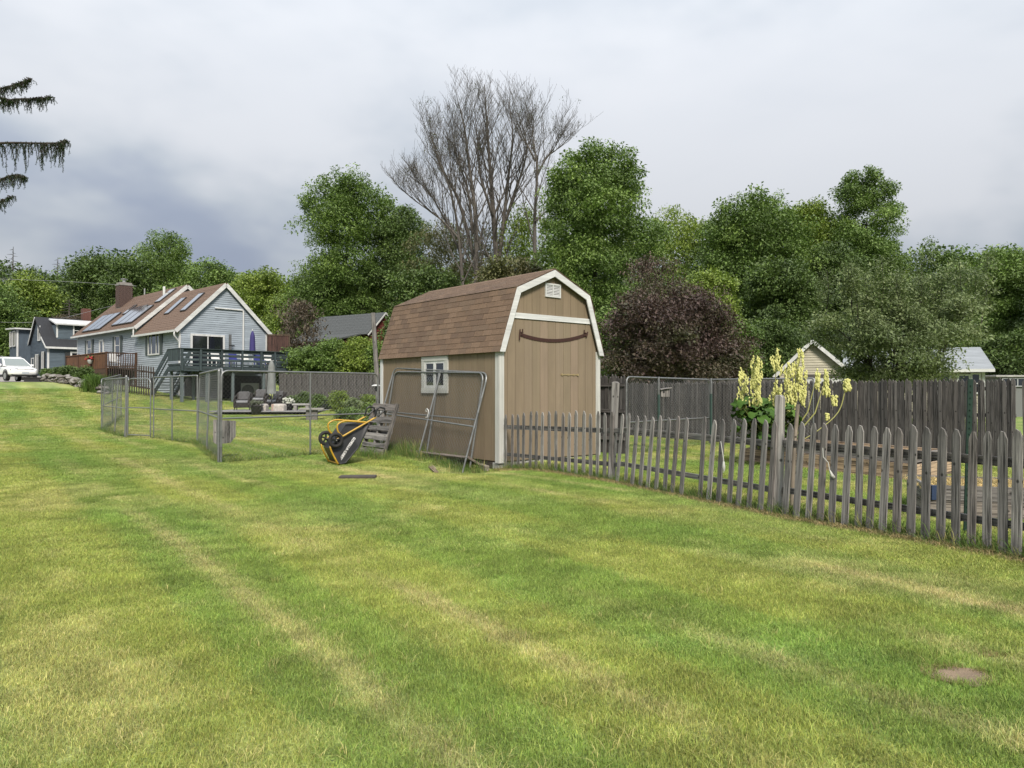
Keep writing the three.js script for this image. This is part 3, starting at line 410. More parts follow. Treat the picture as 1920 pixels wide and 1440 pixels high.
// =====================================================================================
// THINGS IN THE YARD
{ // ---- pallet ----
  const b0 = [-2.95, 16.95], g = thing('wooden_pallet', 'grey wooden pallet leaning up beside the black cart', 'pallet', ...P(b0[0], b0[1], 0.0).toArray()); g.rotation.order = 'YXZ'; g.rotation.set(0.30, Math.atan2(0.765, -0.644), 0);
  const Wp = 1.02, Hp = 1.26; const ys = [[0.03, 0.17], [0.20, 0.30], [0.37, 0.53], [0.60, 0.71], [0.78, 0.93], [1.08, 1.24]];
  for (const [i, x] of [0.02, Wp / 2, Wp - 0.02].entries()) mesh('stringer', bx(x - 0.02, x + 0.02, 0, Hp, -0.005, 0.09), greys[i + 1], g);
  ys.forEach(([a, b], i) => mesh('slat', rbox(Wp + 0.02 - (i % 2) * 0.03, b - a, 0.018, 0.003, Wp / 2, (a + b) / 2, -0.0145, 0, 0, (i % 3 - 1) * 0.008), greys[(i * 2 + 3) % 5], g, 'x'));
  for (const [a, b] of [[0.05, 0.15], [0.55, 0.65], [1.1, 1.2]]) mesh('back_slat', rbox(Wp, b - a, 0.016, 0.003, Wp / 2, (a + b) / 2, 0.0985), greys[4], g, 'x');
}
{ // ---- wheelbarrow cart tipped on its nose ----
  const d0 = 15.0, th = 0.52, K = d0 / F / Math.cos(th), ox = 640, oy = 876;
  const g = thing('dump_cart', 'black poly yard cart with yellow tube frame tipped on nose', 'cart', ...P(pxX(ox, d0), d0, 0).toArray(), th);
  const z4 = (x, y, z = 0) => V((400 + x / 5.333 - ox) * K, (oy - (640 + y / 5.333)) * d0 / F, -z);     // a point of the near side plane, z = metres away
  const Wd = 0.60, rim = [z4(1262, 1240), z4(1318, 1236), z4(1435, 1080), z4(1535, 852)], bot = [z4(1190, 1085), z4(1240, 990), z4(1330, 850), z4(1500, 826)];
  const nearR = rim.map(p => p.clone()), farR = rim.map(p => V(p.x, p.y, -Wd)), nb = bot.map(p => V(p.x, p.y, -0.07)), fb = bot.map(p => V(p.x, p.y, -Wd + 0.07));
  const outer = []; for (let i = 0; i < 3; i++) { outer.push([nearR[i], nearR[i + 1], nb[i + 1], nb[i]], [farR[i], fb[i], fb[i + 1], farR[i + 1]], [nb[i], nb[i + 1], fb[i + 1], fb[i]]); } outer.push([nearR[0], nb[0], fb[0], farR[0]], [nearR[3], farR[3], fb[3], nb[3]]);
  mesh('tub', [quads(outer), pipe(roundPath([...nearR, farR[3], farR[2], farR[1], farR[0], nearR[0]], 0.03, 3), 0.016, 6)], M([0.017, 0.019, 0.023], 0.42, { map: mottFine, side: THREE.DoubleSide }), g);
  const fr = (pts, z, n) => mesh(n, pipe(roundPath(pts.map(p => z4(p[0], p[1], z)), 0.07, 5), 0.018, 8), mat.yellow, g);
  for (const z of [-0.02, Wd + 0.02]) { fr([[1590, 782], [1300, 962], [1225, 1002]], z, 'handle_tube'); fr([[1500, 832], [1300, 812], [1236, 850], [1250, 930], [1290, 968]], z, 'leg_loop'); fr([[1178, 1060], [1190, 1110], [1225, 1190], [1250, 1242]], z, 'nose_tube');
    const hd = new THREE.Group(); hd.name = 'grip'; g.add(hd); mesh('d_handle', pipe(roundPath([z4(1580, 788, z), z4(1600, 700, z), z4(1622, 680, z), z4(1676, 694, z), z4(1664, 722, z), z4(1606, 776, z)], 0.03, 3), 0.019, 8), mat.blackPlastic, hd);
    const wc = z4(1225, 1002, z < 0 ? -0.05 : Wd + 0.05), wh = new THREE.Group(); wh.name = 'wheel'; wh.position.copy(wc); g.add(wh);
    mesh('tyre', new THREE.TorusGeometry(0.122, 0.036, 10, 28), mat.rubber, wh); mesh('hub', [cyl(0.03, 0.03, 0.09, 0, 0, 0, 12, Math.PI / 2), ...[0, 1, 2, 3, 4].map(k => box(0.03, 0.075, 0.03, -Math.sin(k * 1.2566) * 0.062, Math.cos(k * 1.2566) * 0.062, 0, 0, 0, k * 1.2566)), at(new THREE.TorusGeometry(0.098, 0.014, 6, 24), 0, 0, 0)], mat.blackPlastic, wh); mesh('axle_nut', cyl(0.012, 0.012, 0.02, 0, 0, 0.05, 6, Math.PI / 2), mat.steel, wh); }
  mesh('nose_bar', pipe([z4(1250, 1236, -0.02), z4(1250, 1236, Wd + 0.02)], 0.018, 8), mat.yellow, g); mesh('axle', pipe([z4(1225, 1002, -0.04), z4(1225, 1002, Wd + 0.04)], 0.012, 6), mat.steel, g); mesh('cross_tube', pipe([z4(1500, 832, 0), z4(1500, 832, Wd)], 0.016, 8), mat.yellow, g); 
  const font = await new FontLoader().loadAsync('fonts/droid/droid_sans_bold.typeface.json');
  const tg = new TextGeometry('GORILLA CARTS', { font, size: 0.052, depth: 0.002, curveSegments: 3 }); tg.computeBoundingBox(); const tw = tg.boundingBox.max.x; tg.translate(-tw / 2, -0.026, 0);
  // lettering lies on the side face of the tub, upside down with the cart
  const f0 = nearR[1], f1 = nearR[2], f2 = nb[1], nrm = f1.clone().sub(f0).cross(f2.clone().sub(f0)).normalize(); if (nrm.z < 0) nrm.negate(); const c0 = z4(1338, 1092, 0), ex = z4(1292, 1168).sub(z4(1384, 1016)); ex.addScaledVector(nrm, -ex.dot(nrm)).normalize(); const ey = nrm.clone().cross(ex); const pr = c0.clone().sub(f0); c0.addScaledVector(nrm, -pr.dot(nrm) + 0.004);
  const tm = new THREE.Mesh(geo(tg), M([0.7, 0.7, 0.7], 0.5)); tm.name = 'lettering'; tm.applyMatrix4(new THREE.Matrix4().makeBasis(ex, ey, nrm).setPosition(c0)); g.add(tm);
}
{ // ---- loose pieces on the grass ----
  const s = thing('sunken_slab', 'flat stone slab set flush in the lawn before the cart', 'slab', ...P(pxX(671, 12.75), 12.75, 0.0).toArray(), 0.05); mesh('slab', rbox(0.62, 0.09, 0.24, 0.02, 0, 0.012, 0, 0, 0, 0.01), M([0.085, 0.075, 0.065], 0.95, { map: mott1, bumpMap: MOTTB, bumpScale: 0.01 }), s); thatchLine([pxX(640, 12.9), 12.9], [pxX(705, 12.9), 12.9], 40, 0.08);
  const p = SHED.w2(-1.05, 0, -0.9), k = thing('ground_plank', 'thin weathered plank lying in grass below leaning panels', 'plank', p.x, elev(p.x, -p.z) + 0.03, p.z, SHED.turn - 2.05); mesh('plank', rbox(1.7, 0.03, 0.09, 0.006), wood([0.24, 0.19, 0.12]), k, 'x'); mesh('rail_strip', rbox(1.1, 0.035, 0.03, 0.006, -0.3, 0.01, -0.05), wood([0.30, 0.26, 0.17]), k, 'x');
  const p2 = SHED.w2(-0.30, 0, -1.6), k2 = thing('scrap_board', 'wide grey board lying tilted at foot of shed wall', 'board', p2.x, 0.03, p2.z, SHED.turn + Math.PI / 2); k2.rotation.x = 0.0; mesh('board', rbox(2.3, 0.05, 0.34, 0.008, 0, 0.02, 0, 0.5), wood([0.22, 0.185, 0.16]), k2, 'x');
  const p3 = SHED.w2(-0.12, 0, -0.35), k3 = thing('scrap_block', 'small pale timber block under the shed corner', 'block', p3.x, elev(p3.x, -p3.z), p3.z, SHED.turn + 1.2); mesh('block', rbox(0.5, 0.12, 0.10, 0.01, 0, 0.05), wood([0.30, 0.27, 0.22]), k3, 'x');
  weedLine([p2.x - 0.5, -p2.z + 0.4], [SHED.w2(-0.3, 0, -4.4).x, -SHED.w2(-0.3, 0, -4.4).z], 150, 0.5, 2.0, 0.5); { const a = SHED.w2(-0.4, 0, 0.1), b = SHED.w2(-0.4, 0, -4.6); weedLine([a.x, -a.z], [b.x, -b.z], 240, 0.4, 1.3, 0.7); weedLine([-3.6, 17.4], [-2.7, 16.2], 70, 0.4, 1.3, 0.5); }
}
// ---- birdhouse, yellow handle ----
{ const d = 18.95, g = thing('birdhouse', 'small grey birdhouse hung on chain link panel', 'birdhouse', pxX(1241, d), pyY(744, d), -d, 0.35); const m = greys[2]; mesh('box', poly([[-0.12, 0], [0.12, 0], [0.12, 0.2], [-0.12, 0.17]], 0.17, 0.004), m, g); mesh('roof', rbox(0.32, 0.016, 0.25, 0.004, 0, 0.205, 0.1, 0, 0, 0.14), greys[5], g, 'x'); mesh('entrance', cyl(0.026, 0.026, 0.006, -0.05, 0.12, 0.172, 14, Math.PI / 2), mat.black, g);
  const d2 = 12.55, y = thing('tool_handle', 'yellow tool handle end standing behind the pickets', 'tool', ...P(pxX(1144, d2) + 0.05, d2 + 0.25).toArray()); mesh('shaft', pipe([V(0, 0, 0), V(0.03, 1.05, 0)], 0.014, 8), wood([0.3, 0.22, 0.13]), y); mesh('grip', pipe([V(0.03, 1.05, 0), V(0.036, 1.22, 0)], [0.019, 0.022], 8), mat.yellow, y);
  const d3 = 9.6, w = thing('wooden_stake', 'pale split stake leaning behind the middle fence post', 'stake', ...P(pxX(1484, d3), d3).toArray(), 0.2); mesh('stake', pipe([V(0, -0.05, 0), V(0.03, 0.7, 0), V(0.09, 1.32, 0)], [0.03, 0.028, 0.024], 6), wood([0.26, 0.22, 0.17]), w);
  const d4 = 9.75, c = thing('knotted_cord', 'frayed white cord knotted round a picket', 'cord', ...P(pxX(1352, d4), d4 - 0.08, 0.45).toArray()); mesh('cord', pipe([V(-0.03, 0.40, 0), V(-0.01, 0.25, 0.02), V(0, 0.15, 0.03), V(0.0, 0.0, 0.03)], 0.006, 5), mat.whiteWorn, c); mesh('tassel', pipe([V(0, 0.14, 0.03), V(0.0, 0.08, 0.035), V(0.005, 0.02, 0.035)], [0.012, 0.022, 0.01], 7), mat.whiteWorn, c);
  const d5 = 8.4, c2 = thing('knotted_cord', 'white cord bow hanging on a picket near raised bed', 'cord', ...P(pxX(1545, d5), d5 - 0.08, 0.5).toArray()); mesh('cord', pipe([V(-0.05, 0.36, 0), V(-0.05, 0.26, 0.01), V(0.0, 0.2, 0.02), V(0.02, 0.1, 0.02)], 0.005, 5), mat.whiteWorn, c2); mesh('tassel', pipe([V(0.02, 0.11, 0.02), V(0.04, 0.06, 0.02), V(0.07, 0.03, 0.02)], [0.008, 0.02, 0.016], 7), mat.whiteWorn, c2);
}
// ---- raised beds ----
const tanWood = [[0.50, 0.365, 0.245], [0.46, 0.33, 0.215], [0.52, 0.39, 0.265]].map(c => wood(c, 0.9));
function plank(name, a, b, y0, y1, t, m, parent, grainSeed) { return mesh(name, beam(P(a[0], a[1], (y0 + y1) / 2), P(b[0], b[1], (y0 + y1) / 2), y1 - y0, t), m, parent, 'x'); }
{
  const g = thing('raised_bed', 'long low tan raised bed with grey upper planks', 'raised bed'), fl = [4.95, 15.9], fr = [6.67, 12.35], br = [7.93, 13.46], bl = [6.21, 17.0], low = (m, a, b, n, y0, y1) => plank('plank', a, b, y0, y1, 0.045, m, g);
  low(tanWood[0], fl, along(fl, fr, 0.5), 0, -0.03, 0.28); low(tanWood[1], along(fl, fr, 0.503), fr, 0, -0.03, 0.28); low(tanWood[2], fr, br, 0, -0.03, 0.28); low(tanWood[1], br, bl, 0, -0.03, 0.28); low(tanWood[0], bl, fl, 0, -0.03, 0.28);
  const inn = (p, k) => { const c = [(fl[0] + br[0]) / 2, (fl[1] + br[1]) / 2]; return [lerp(p[0], c[0], k), lerp(p[1], c[1], k)]; }, k = 0.07, up = [fl, fr, br, bl].map(p => inn(p, k));
  for (let i = 0; i < 4; i++) plank('upper_plank', up[i], up[(i + 1) % 4], 0.285, 0.44, 0.045, [greys[2], greys[5], tanWood[2], greys[2]][i], g);
  const soil = [fl, fr, br, bl].map(p => inn(p, 0.03)); mesh('soil', quads([soil.map(p => P(p[0], p[1], 0.39))].map(q => q.reverse())), M([0.30, 0.22, 0.14], 1, { map: gritMap, side: THREE.DoubleSide }), g);
  const q = rng(3); for (let i = 0; i < 500; i++) { const t = q(), s = q(); const A = along(up[0], up[1], t), B = along(up[3], up[2], t), p = along(A, B, 0.08 + 0.84 * s); const k2 = 0.7 + 0.6 * q(); thatch.push([p[0], elev(...p) + 0.395, -p[1], 0.8 + q() * 0.6, 0.7, q() * 6.28, 0.42 * k2, 0.32 * k2, 0.18 * k2]); }
  const h = thing('raised_bed', 'grey raised bed mulched with pale straw, blue corner', 'raised bed'), a = [4.95, 8.9], b = [7.4, 8.15], c = [7.75, 9.25], e = [5.3, 10.0], hp = (x, y, y0, y1, m) => plank('plank', x, y, y0, y1, 0.04, m, h);
  const gt = [[0.22, 0.195, 0.17], [0.19, 0.17, 0.15]].map(x => wood(x)); for (const [x, y, i] of [[a, b, 0], [b, c, 1], [c, e, 0], [e, a, 1]]) { hp(x, y, -0.03, 0.20, gt[i]); hp(x, y, 0.205, 0.375, greys[1 + i]); }
  mesh('blue_corner', [box(0.10, 0.17, 0.05, 0, 0, 0)].map(m => m.translate(a[0] + 0.07, elev(...a) + 0.29, -a[1] + 0.03)), M([0.02, 0.05, 0.13], 0.6, { map: mottFine }), h);
  mesh('soil', quads([[e, c, b, a].map(p => P(p[0], p[1], 0.31))]), M([0.30, 0.23, 0.13], 1, { map: gritMap, side: THREE.DoubleSide }), h);
  for (let i = 0; i < 1500; i++) { const A = along(a, b, q()), B = [A[0] + 0.35, A[1] + 1.1], p = along(A, B, 0.05 + 0.9 * q()); const k2 = 0.75 + 0.5 * q(); thatch.push([p[0], elev(...p) + 0.315 + 0.04 * q(), -p[1], 0.8 + q() * 0.5, 0.8, q() * 6.28, 0.52 * k2, 0.42 * k2, 0.20 * k2]); }
  // seedling stakes
  for (let i = 0; i < 5; i++) { const p = along([5.6, 9.0], [7.3, 8.5], i / 4), s = thing('garden_stake', 'thin cane standing in the straw mulched bed', 'stake', ...P(p[0], p[1] + 0.3 * (i % 2), 0.3).toArray(), 0, 'canes in the straw bed'); mesh('cane', pipe([V(0, 0, 0), V(0.01 * (i - 2), 0.22, 0)], 0.006, 5), wood([0.2, 0.16, 0.09]), s); }
}
{ // ---- plant with tall yellow plumes ----
  const g = thing('rhubarb_plant', 'big leafy rhubarb plant with tall pale yellow flower plumes', 'plant', ...P(5.12, 15.05, 0.33).toArray()), q = rng(8);
  const leafG = []; for (let i = 0; i < 110; i++) { const a = q() * 6.283, r = 0.1 + 0.62 * q(), h = 0.12 + 0.75 * q(), s = 0.10 + 0.13 * q(); const gm = new THREE.PlaneGeometry(1, 1, 6, 7), p = gm.attributes.position, ph = q() * 6; for (let k = 0; k < p.count; k++) { const u = p.getX(k) * 2, v = p.getY(k) + 0.5, wd = Math.pow(Math.max(0, Math.sin(Math.PI * Math.pow(v, 0.65))), 0.7) * 0.85, ruf = Math.sin(v * 15 + ph + u * 2) * 0.10 * Math.abs(u); p.setXYZ(k, u * wd * s, (v - 0.15) * 2 * s, s * (ruf * 2 + 0.35 * Math.abs(u) * wd - 0.7 * v * v)); } gm.computeVertexNormals(); at(gm, 0, 0, 0, -0.1 - 1.2 * q(), 0, 0); at(gm, Math.cos(a) * r, h, Math.sin(a) * r, 0, -a + Math.PI / 2 + (q() - 0.5), 0); leafG.push([gm, V(Math.cos(a) * r, h, Math.sin(a) * r)]); }
  const lm = [[0.060, 0.130, 0.020], [0.045, 0.105, 0.016], [0.095, 0.180, 0.028]].map(c => leafMat({ color: col(...c), transmission: 0.25, roughness: 0.8 }));
  leafG.forEach(([gm, p], i) => { mesh('leaf', gm, lm[i % 3], g); }); mesh('leaf_stems', leafG.map(([gm, p]) => pipe([V(p.x * 0.1, 0, p.z * 0.1), V(p.x * 0.5, p.y * 0.6, p.z * 0.5), p], [0.012, 0.01, 0.006], 5, false)), M([0.16, 0.18, 0.05], 0.6), g);
  const stemM = M([0.25, 0.25, 0.08], 0.6), flM = leafMat({ color: col(0.66, 0.66, 0.26), transmission: 0.25, roughness: 0.8 });
  const flo = new THREE.IcosahedronGeometry(1, 0);
  const plumes = [[-0.52, 1.55, 0.8, 0.10], [-0.30, 1.78, 1.0, 0.20], [-0.22, 1.55, 0.8, 0.16], [0.22, 1.88, 1.05, 0.22], [0.42, 1.6, 0.9, 0.2], [0.62, 1.62, 0.9, 0.2], [0.70, 1.9, 1.0, 0.18], [0.95, 1.48, 0.35, 0.06], [1.12, 1.45, 0.5, 0.07]];
  for (const [x, top, len, wd] of plumes) { const pl = new THREE.Group(); pl.name = 'plume'; g.add(pl); const z0 = (q() - 0.5) * 0.5; mesh('stem', pipe([V(x * 0.3, 0, z0 * 0.4), V(x * 0.8, top * 0.5, z0), V(x, top, z0)], [0.018, 0.014, 0.004], 6), stemM, pl); const fs = []; const nb = Math.round(16 + 120 * wd); for (let k = 0; k < nb; k++) { const t = q(), y = top - len * t, sp = wd * (0.25 + 0.75 * Math.sin(Math.min(1, t * 1.4 + 0.08) * Math.PI * 0.62)), a = q() * 6.283, bx0 = Math.cos(a) * sp * q(), bz0 = Math.sin(a) * sp * q(); for (let e = 0; e < 7; e++) { const s = 0.010 + 0.010 * q(), f = flo.clone(); f.scale(s, s * 1.7, s); f.translate(x + bx0 + (q() - 0.5) * 0.03, y + 0.022 * e + 0.01 * q(), z0 + bz0 + (q() - 0.5) * 0.03); fs.push(f); } } stuff(mesh('florets', fs, flM, pl)); }
  const ar = new THREE.Group(); ar.name = 'plume'; g.add(ar); const path = [V(0.5, 0.1, 0.2), V(0.9, 0.35, 0.25), V(1.35, 0.75, 0.25), V(1.5, 1.25, 0.25)]; mesh('stem', pipe(new THREE.CatmullRomCurve3(path).getPoints(12), 0.011, 6), stemM, ar); const fs = []; for (const [x, y, sp, n] of [[1.52, 1.22, 0.12, 110], [1.27, 0.93, 0.10, 70], [1.13, 0.62, 0.06, 36]]) for (let k = 0; k < n; k++) { const s = 0.011 + 0.01 * q(), f = flo.clone(); f.scale(s, s * 1.6, s); f.translate(x + (q() - 0.5) * sp, y + (q() - 0.3) * sp * 2, 0.25 + (q() - 0.5) * sp); fs.push(f); } stuff(mesh('florets', fs, flM, ar));
}
// =====================================================================================
// HOUSES (local frame: x across the gable, z = 0 the gable face, -z along the length)
function clap(x0, x1, y0, y1, left, right, lap = 0.135) {         // lap siding on the plane z = 0, facing +z; left(y), right(y) clip it to a gable
  const q = []; for (let y = y0; y < y1 - 0.01; y += lap) { const t = Math.min(y + lap, y1), L = v => Math.max(x0, left ? left(v) : x0), Rr = v => Math.min(x1, right ? right(v) : x1); if (Rr(y) - L(y) < 0.05) break; const a = L(y), b = Rr(y), c = Math.min(L(t), (L(t) + Rr(t)) / 2), d = Math.max(Rr(t), (L(t) + Rr(t)) / 2); q.push([[a, y, 0.034], [b, y, 0.034], [d, t, 0.004], [c, t, 0.004]], [[a, y, 0.002], [b, y, 0.002], [b, y, 0.034], [a, y, 0.034]]); } return quads(q);
}
const faceLeft = g => g.applyMatrix4(new THREE.Matrix4().makeRotationY(-Math.PI / 2));      // +z plane -> -x plane, local x runs towards -z... mirrored below
function windowPart(parent, x, y, z, turn, w, h, o = {}) {          // framed window; turn 0 faces +z
  const g = new THREE.Group(); g.name = o.name ?? 'window'; g.position.set(x, y, z); g.rotation.y = turn; g.translateZ(0.032); parent.add(g); const f = o.f ?? 0.09, m = o.mat ?? mat.white;
  mesh('frame', [bx(-w / 2 - f, w / 2 + f, h / 2, h / 2 + f, 0, 0.06), bx(-w / 2 - f, w / 2 + f, -h / 2 - f, -h / 2, 0, 0.07), bx(-w / 2 - f, -w / 2, -h / 2, h / 2, 0, 0.058), bx(w / 2, w / 2 + f, -h / 2, h / 2, 0, 0.058)], m, g);
  const bars = []; for (const t of o.v ?? []) bars.push(bx(-w / 2 + w * t - 0.03, -w / 2 + w * t + 0.03, -h / 2, h / 2, 0.012, 0.045)); for (const t of o.hz ?? []) bars.push(bx(-w / 2, w / 2, -h / 2 + h * t - 0.025, -h / 2 + h * t + 0.025, 0.012, 0.04)); if (bars.length) mesh('sash_bar', bars, m, g);
  mesh('pane', bx(-w / 2, w / 2, -h / 2, h / 2, 0.005, 0.02), mat.glassDark, g);
  if (o.shut) for (const s of [-1, 1]) { const sh = new THREE.Group(); sh.name = 'shutter'; g.add(sh); mesh('panel', bx(s * (w / 2 + f + 0.02) + (s < 0 ? -o.shut : 0), s * (w / 2 + f + 0.02) + (s > 0 ? o.shut : 0), -h / 2 - f * 0.6, h / 2 + f * 0.6, 0.02, 0.05), o.shutMat ?? M([0.02, 0.024, 0.026], 0.6), sh); const ls = []; for (let k = 0; k < 12; k++) ls.push(box(o.shut * 0.74, 0.02, 0.012, s * (w / 2 + f + 0.02 + o.shut / 2), -h / 2 + (k + 0.6) * h / 12.2, 0.052)); stuff(mesh('louvres', ls, o.shutMat ?? M([0.02, 0.024, 0.026], 0.6), sh)); }
  return g;
}
const shRoofT = [[0.25, 0.165, 0.12], [0.235, 0.152, 0.11], [0.26, 0.17, 0.125]].map(c => M(c, 0.95, { map: gritMap }));
function roofSlope(parent, ax, ay, bX2, bY2, z0, z1, mt, t = 0.08, name = 'roof') { // slab from eave (ax, ay) to ridge (bx, by), between z0 and z1
  const g = beam(V((ax + bX2) / 2, (ay + bY2) / 2, z0), V((ax + bX2) / 2, (ay + bY2) / 2, z1), Math.hypot(bX2 - ax, bY2 - ay), t, V(bX2 - ax, bY2 - ay, 0).normalize()); const m = mesh(name, g, mt, parent); 
  const n = 22, ln = V(bX2 - ax, bY2 - ay, 0), nr = V(-(bY2 - ay), bX2 - ax, 0).normalize(); if (nr.y < 0) nr.negate(); const rows = []; for (let i = 0; i < n; i++) { const c = V(ax, ay, 0).addScaledVector(ln, (i + 0.5) / n).addScaledVector(nr, t / 2 + 0.006); rows.push(beam(V(c.x, c.y, z0), V(c.x, c.y, z1), ln.length() / n * 0.96, 0.014 + 0.004 * (i % 3), ln.clone().normalize().addScaledVector(nr, -0.02).normalize())); } stuff(mesh('shingle_courses', rows, mt, m)); return m;
}
const HB = elev(HOUSE.x, HOUSE.d);
{
  const G = thing('blue_house', 'light blue clapboard house with brown roof and solar panels', 'house', HOUSE.x, HB, -HOUSE.d, Math.atan2(HOUSE.vd, HOUSE.vx));
  const y = e => e - HB, W = 5.75, eA = y(5.5), pA = y(8.35), L1 = 6.9, W2 = 6.45, eM = y(6.05), pM = y(8.95), L2 = 20.0, base = y(0.2);
  const blue = M([0.37, 0.435, 0.505], 0.7, { map: streakMap }), blueL = M([0.41, 0.465, 0.53], 0.7, { map: streakMap });
  mesh('wall_core', [poly([[0.02, base], [W - 0.02, base], [W - 0.02, eA], [W / 2, pA - 0.05], [0.02, eA]], L1 - 0.02).translate(0, 0, -L1), poly([[0.02, base], [W2 - 0.02, base], [W2 - 0.02, eM], [W2 / 2, pM - 0.05], [0.02, eM]], L2 - L1 - 0.02).translate(0, 0, -L2)], blue, G);
  const gl = (w, e, p) => v => v <= e ? 0 : (v - e) / (p - e) * w / 2, gr = (w, e, p) => v => v <= e ? w : w - (v - e) / (p - e) * w / 2;
  mesh('gable_siding', clap(0, W, base, pA - 0.06, gl(W, eA, pA), gr(W, eA, pA)), blue, G, 'x');
  mesh('gable_siding', clap(0, W2, eM, pM - 0.06, gl(W2, eM, pM), gr(W2, eM, pM)).translate(0, 0, -L1), blueL, G, 'x');
  const left = (len, yb, yt) => { const g = clap(0, len, yb, yt); g.applyMatrix4(new THREE.Matrix4().makeRotationY(-Math.PI / 2)); return g; };   // local x -> +z, z -> -x
  mesh('side_siding', left(L1, base, eA - 0.02).translate(0, 0, -L1), blueL, G, 'z'); mesh('side_siding', left(L2 - L1, base, eM - 0.02).translate(0, 0, -L2), blueL, G, 'z');
  mesh('corner_board', [bx(-0.03, 0.07, base, eA, -0.02, 0.035), bx(-0.035, 0.0, base, eA, -0.09, -0.02), bx(W - 0.07, W + 0.03, base, eA, -0.05, 0.035), bx(-0.03, 0.02, base, eM, -L2, -L2 + 0.1)], mat.white, G);
  // roofs
  const pitchA = (pA - eA) / (W / 2), pitchM = (pM - eM) / (W2 / 2), o = 0.32;
  roofSlope(G, -o, eA - o * pitchA + 0.06, W / 2, pA + 0.06, 0.22, -L1 + 0.02, shRoofT[0]); roofSlope(G, W + o, eA - o * pitchA + 0.06, W / 2, pA + 0.06, 0.22, -L1 + 0.02, shRoofT[0]);
  roofSlope(G, -o, eM - o * pitchM + 0.06, W2 / 2, pM + 0.06, -L1 + 0.3, -L2 - 0.3, shRoofT[1]); roofSlope(G, W2 + o, eM - o * pitchM + 0.06, W2 / 2, pM + 0.06, -L1 + 0.3, -L2 - 0.3, shRoofT[1]);
  const rake = (w, e, p, pt, z) => [[-o, e - o * pt, w / 2, p], [w + o, e - o * pt, w / 2, p]].map(([ax, ay, b2, by]) => beam(V(ax, ay + 0.0, z), V(b2, by - 0.0, z), 0.24, 0.04)); 
  mesh('rake_board', rake(W, eA - 0.02, pA - 0.02, pitchA, 0.215), mat.white, G, 'x'); mesh('rake_board', rake(W2, eM - 0.02, pM - 0.02, pitchM, -L1 + 0.30), mat.white, G, 'x');
  mesh('gutter', [bx(-o - 0.12, -o + 0.0, eA - o * pitchA - 0.06, eA - o * pitchA + 0.07, -L1, 0.2), bx(-o - 0.12, -o + 0.0, eM - o * pitchM - 0.06, eM - o * pitchM + 0.07, -L2 - 0.25, -L1 + 0.28)], mat.white, G, 'z');
  mesh('downspout', pipe(roundPath([V(-o - 0.06, eA - 0.38, 0.15), V(-o - 0.06, eA - 0.62, 0.15), V(-0.02, eA - 1.0, 0.07), V(-0.02, base + 0.2, 0.07)], 0.12, 3), 0.05, 6), mat.white, G); mesh('downspout', pipe(roundPath([V(-o - 0.06, eM - 0.4, -L1 + 0.24), V(-o - 0.06, eM - 0.85, -L1 + 0.24)], 0.1, 3), 0.05, 6), mat.white, G);
  mesh('conduit', pipe(roundPath([V(2.2, eA + 1.28, 0.06), V(4.1, eA + 1.28, 0.06), V(4.1, y(2.95), 0.06)], 0.12, 4), 0.055, 6), mat.white, G);
  // chimney, vent pipes
  const ch = new THREE.Group(); ch.name = 'chimney'; ch.position.set(2.55, 0, -17.2); G.add(ch); const brick = M([0.13, 0.085, 0.075], 0.95, { map: mottFine }), bk = []; for (let r = 0; r < 22; r++) for (let k = 0; k < 4; k++) for (const f of [0, 1, 2, 3]) { const of = (r % 2 ? 0.11 : 0) - 0.42 + k * 0.23; const b = box(0.21, 0.066, 0.05, of, 0, 0.45); b.rotateY(f * Math.PI / 2); b.translate(0, pM - 0.75 + r * 0.078, 0); bk.push(b); } mesh('core', box(0.88, 2.3, 0.88, 0, pM + 0.05, 0), M([0.2, 0.19, 0.18], 0.95), ch); stuff(mesh('bricks', bk, brick, ch)); mesh('cap', box(1.02, 0.1, 1.02, 0, pM + 1.02, 0), mat.concrete, ch); mesh('flue', [cyl(0.13, 0.13, 0.4, 0, pM + 1.25, 0, 12), cyl(0.26, 0.26, 0.05, 0, pM + 1.5, 0, 12)], mat.steel, ch);
  mesh('vent_pipe', cyl(0.09, 0.09, 0.9, 2.6, pM - 0.3, -9.2), mat.white, G); mesh('vent_pipe', cyl(0.06, 0.06, 0.8, 3.4, pM + 0.25, -15.2), mat.steel, G);
  // things fixed on the left slope: s = metres from the gable, t0..t1 = share of the way up the slope
  const onSlope = (name, s0, s1, t0, t1, e, p, pt, w, m, lift = 0.12, th = 0.07, frameM) => { const gr2 = new THREE.Group(); gr2.name = name; G.add(gr2); const A = V(-o, e - o * pt + 0.06, 0), B = V(w / 2, p + 0.06, 0), ey = B.clone().sub(A), n = V(-ey.y, ey.x, 0).normalize(), at0 = A.clone().addScaledVector(ey, (t0 + t1) / 2).addScaledVector(n, lift); const len = ey.length() * (t1 - t0); ey.normalize(); const b = (z0, z1, l, d2, up) => beam(at0.clone().addScaledVector(n, d2).setZ(-z0), at0.clone().addScaledVector(n, d2).setZ(-z1), l, up, ey); mesh('frame', b(s0, s1, len, 0, th), frameM ?? M([0.02, 0.018, 0.018], 0.5), gr2, 'z'); mesh('glass', b(s0 + 0.07, s1 - 0.07, len - 0.14, th / 2 + 0.004, 0.01), m, gr2, 'z'); return gr2; };
  const solar = M([0.52, 0.55, 0.60], 0.10, { metal: 0.95 }), sky = M([0.60, 0.63, 0.67], 0.08, { metal: 0.95 });
  for (const [s0, s1] of [[8.0, 9.35], [9.4, 10.75], [10.8, 12.1]]) onSlope('solar_panel', s0, s1, 0.10, 0.56 - (s0 > 9 ? 0 : 0.04), eM, pM, pitchM, W2, solar);
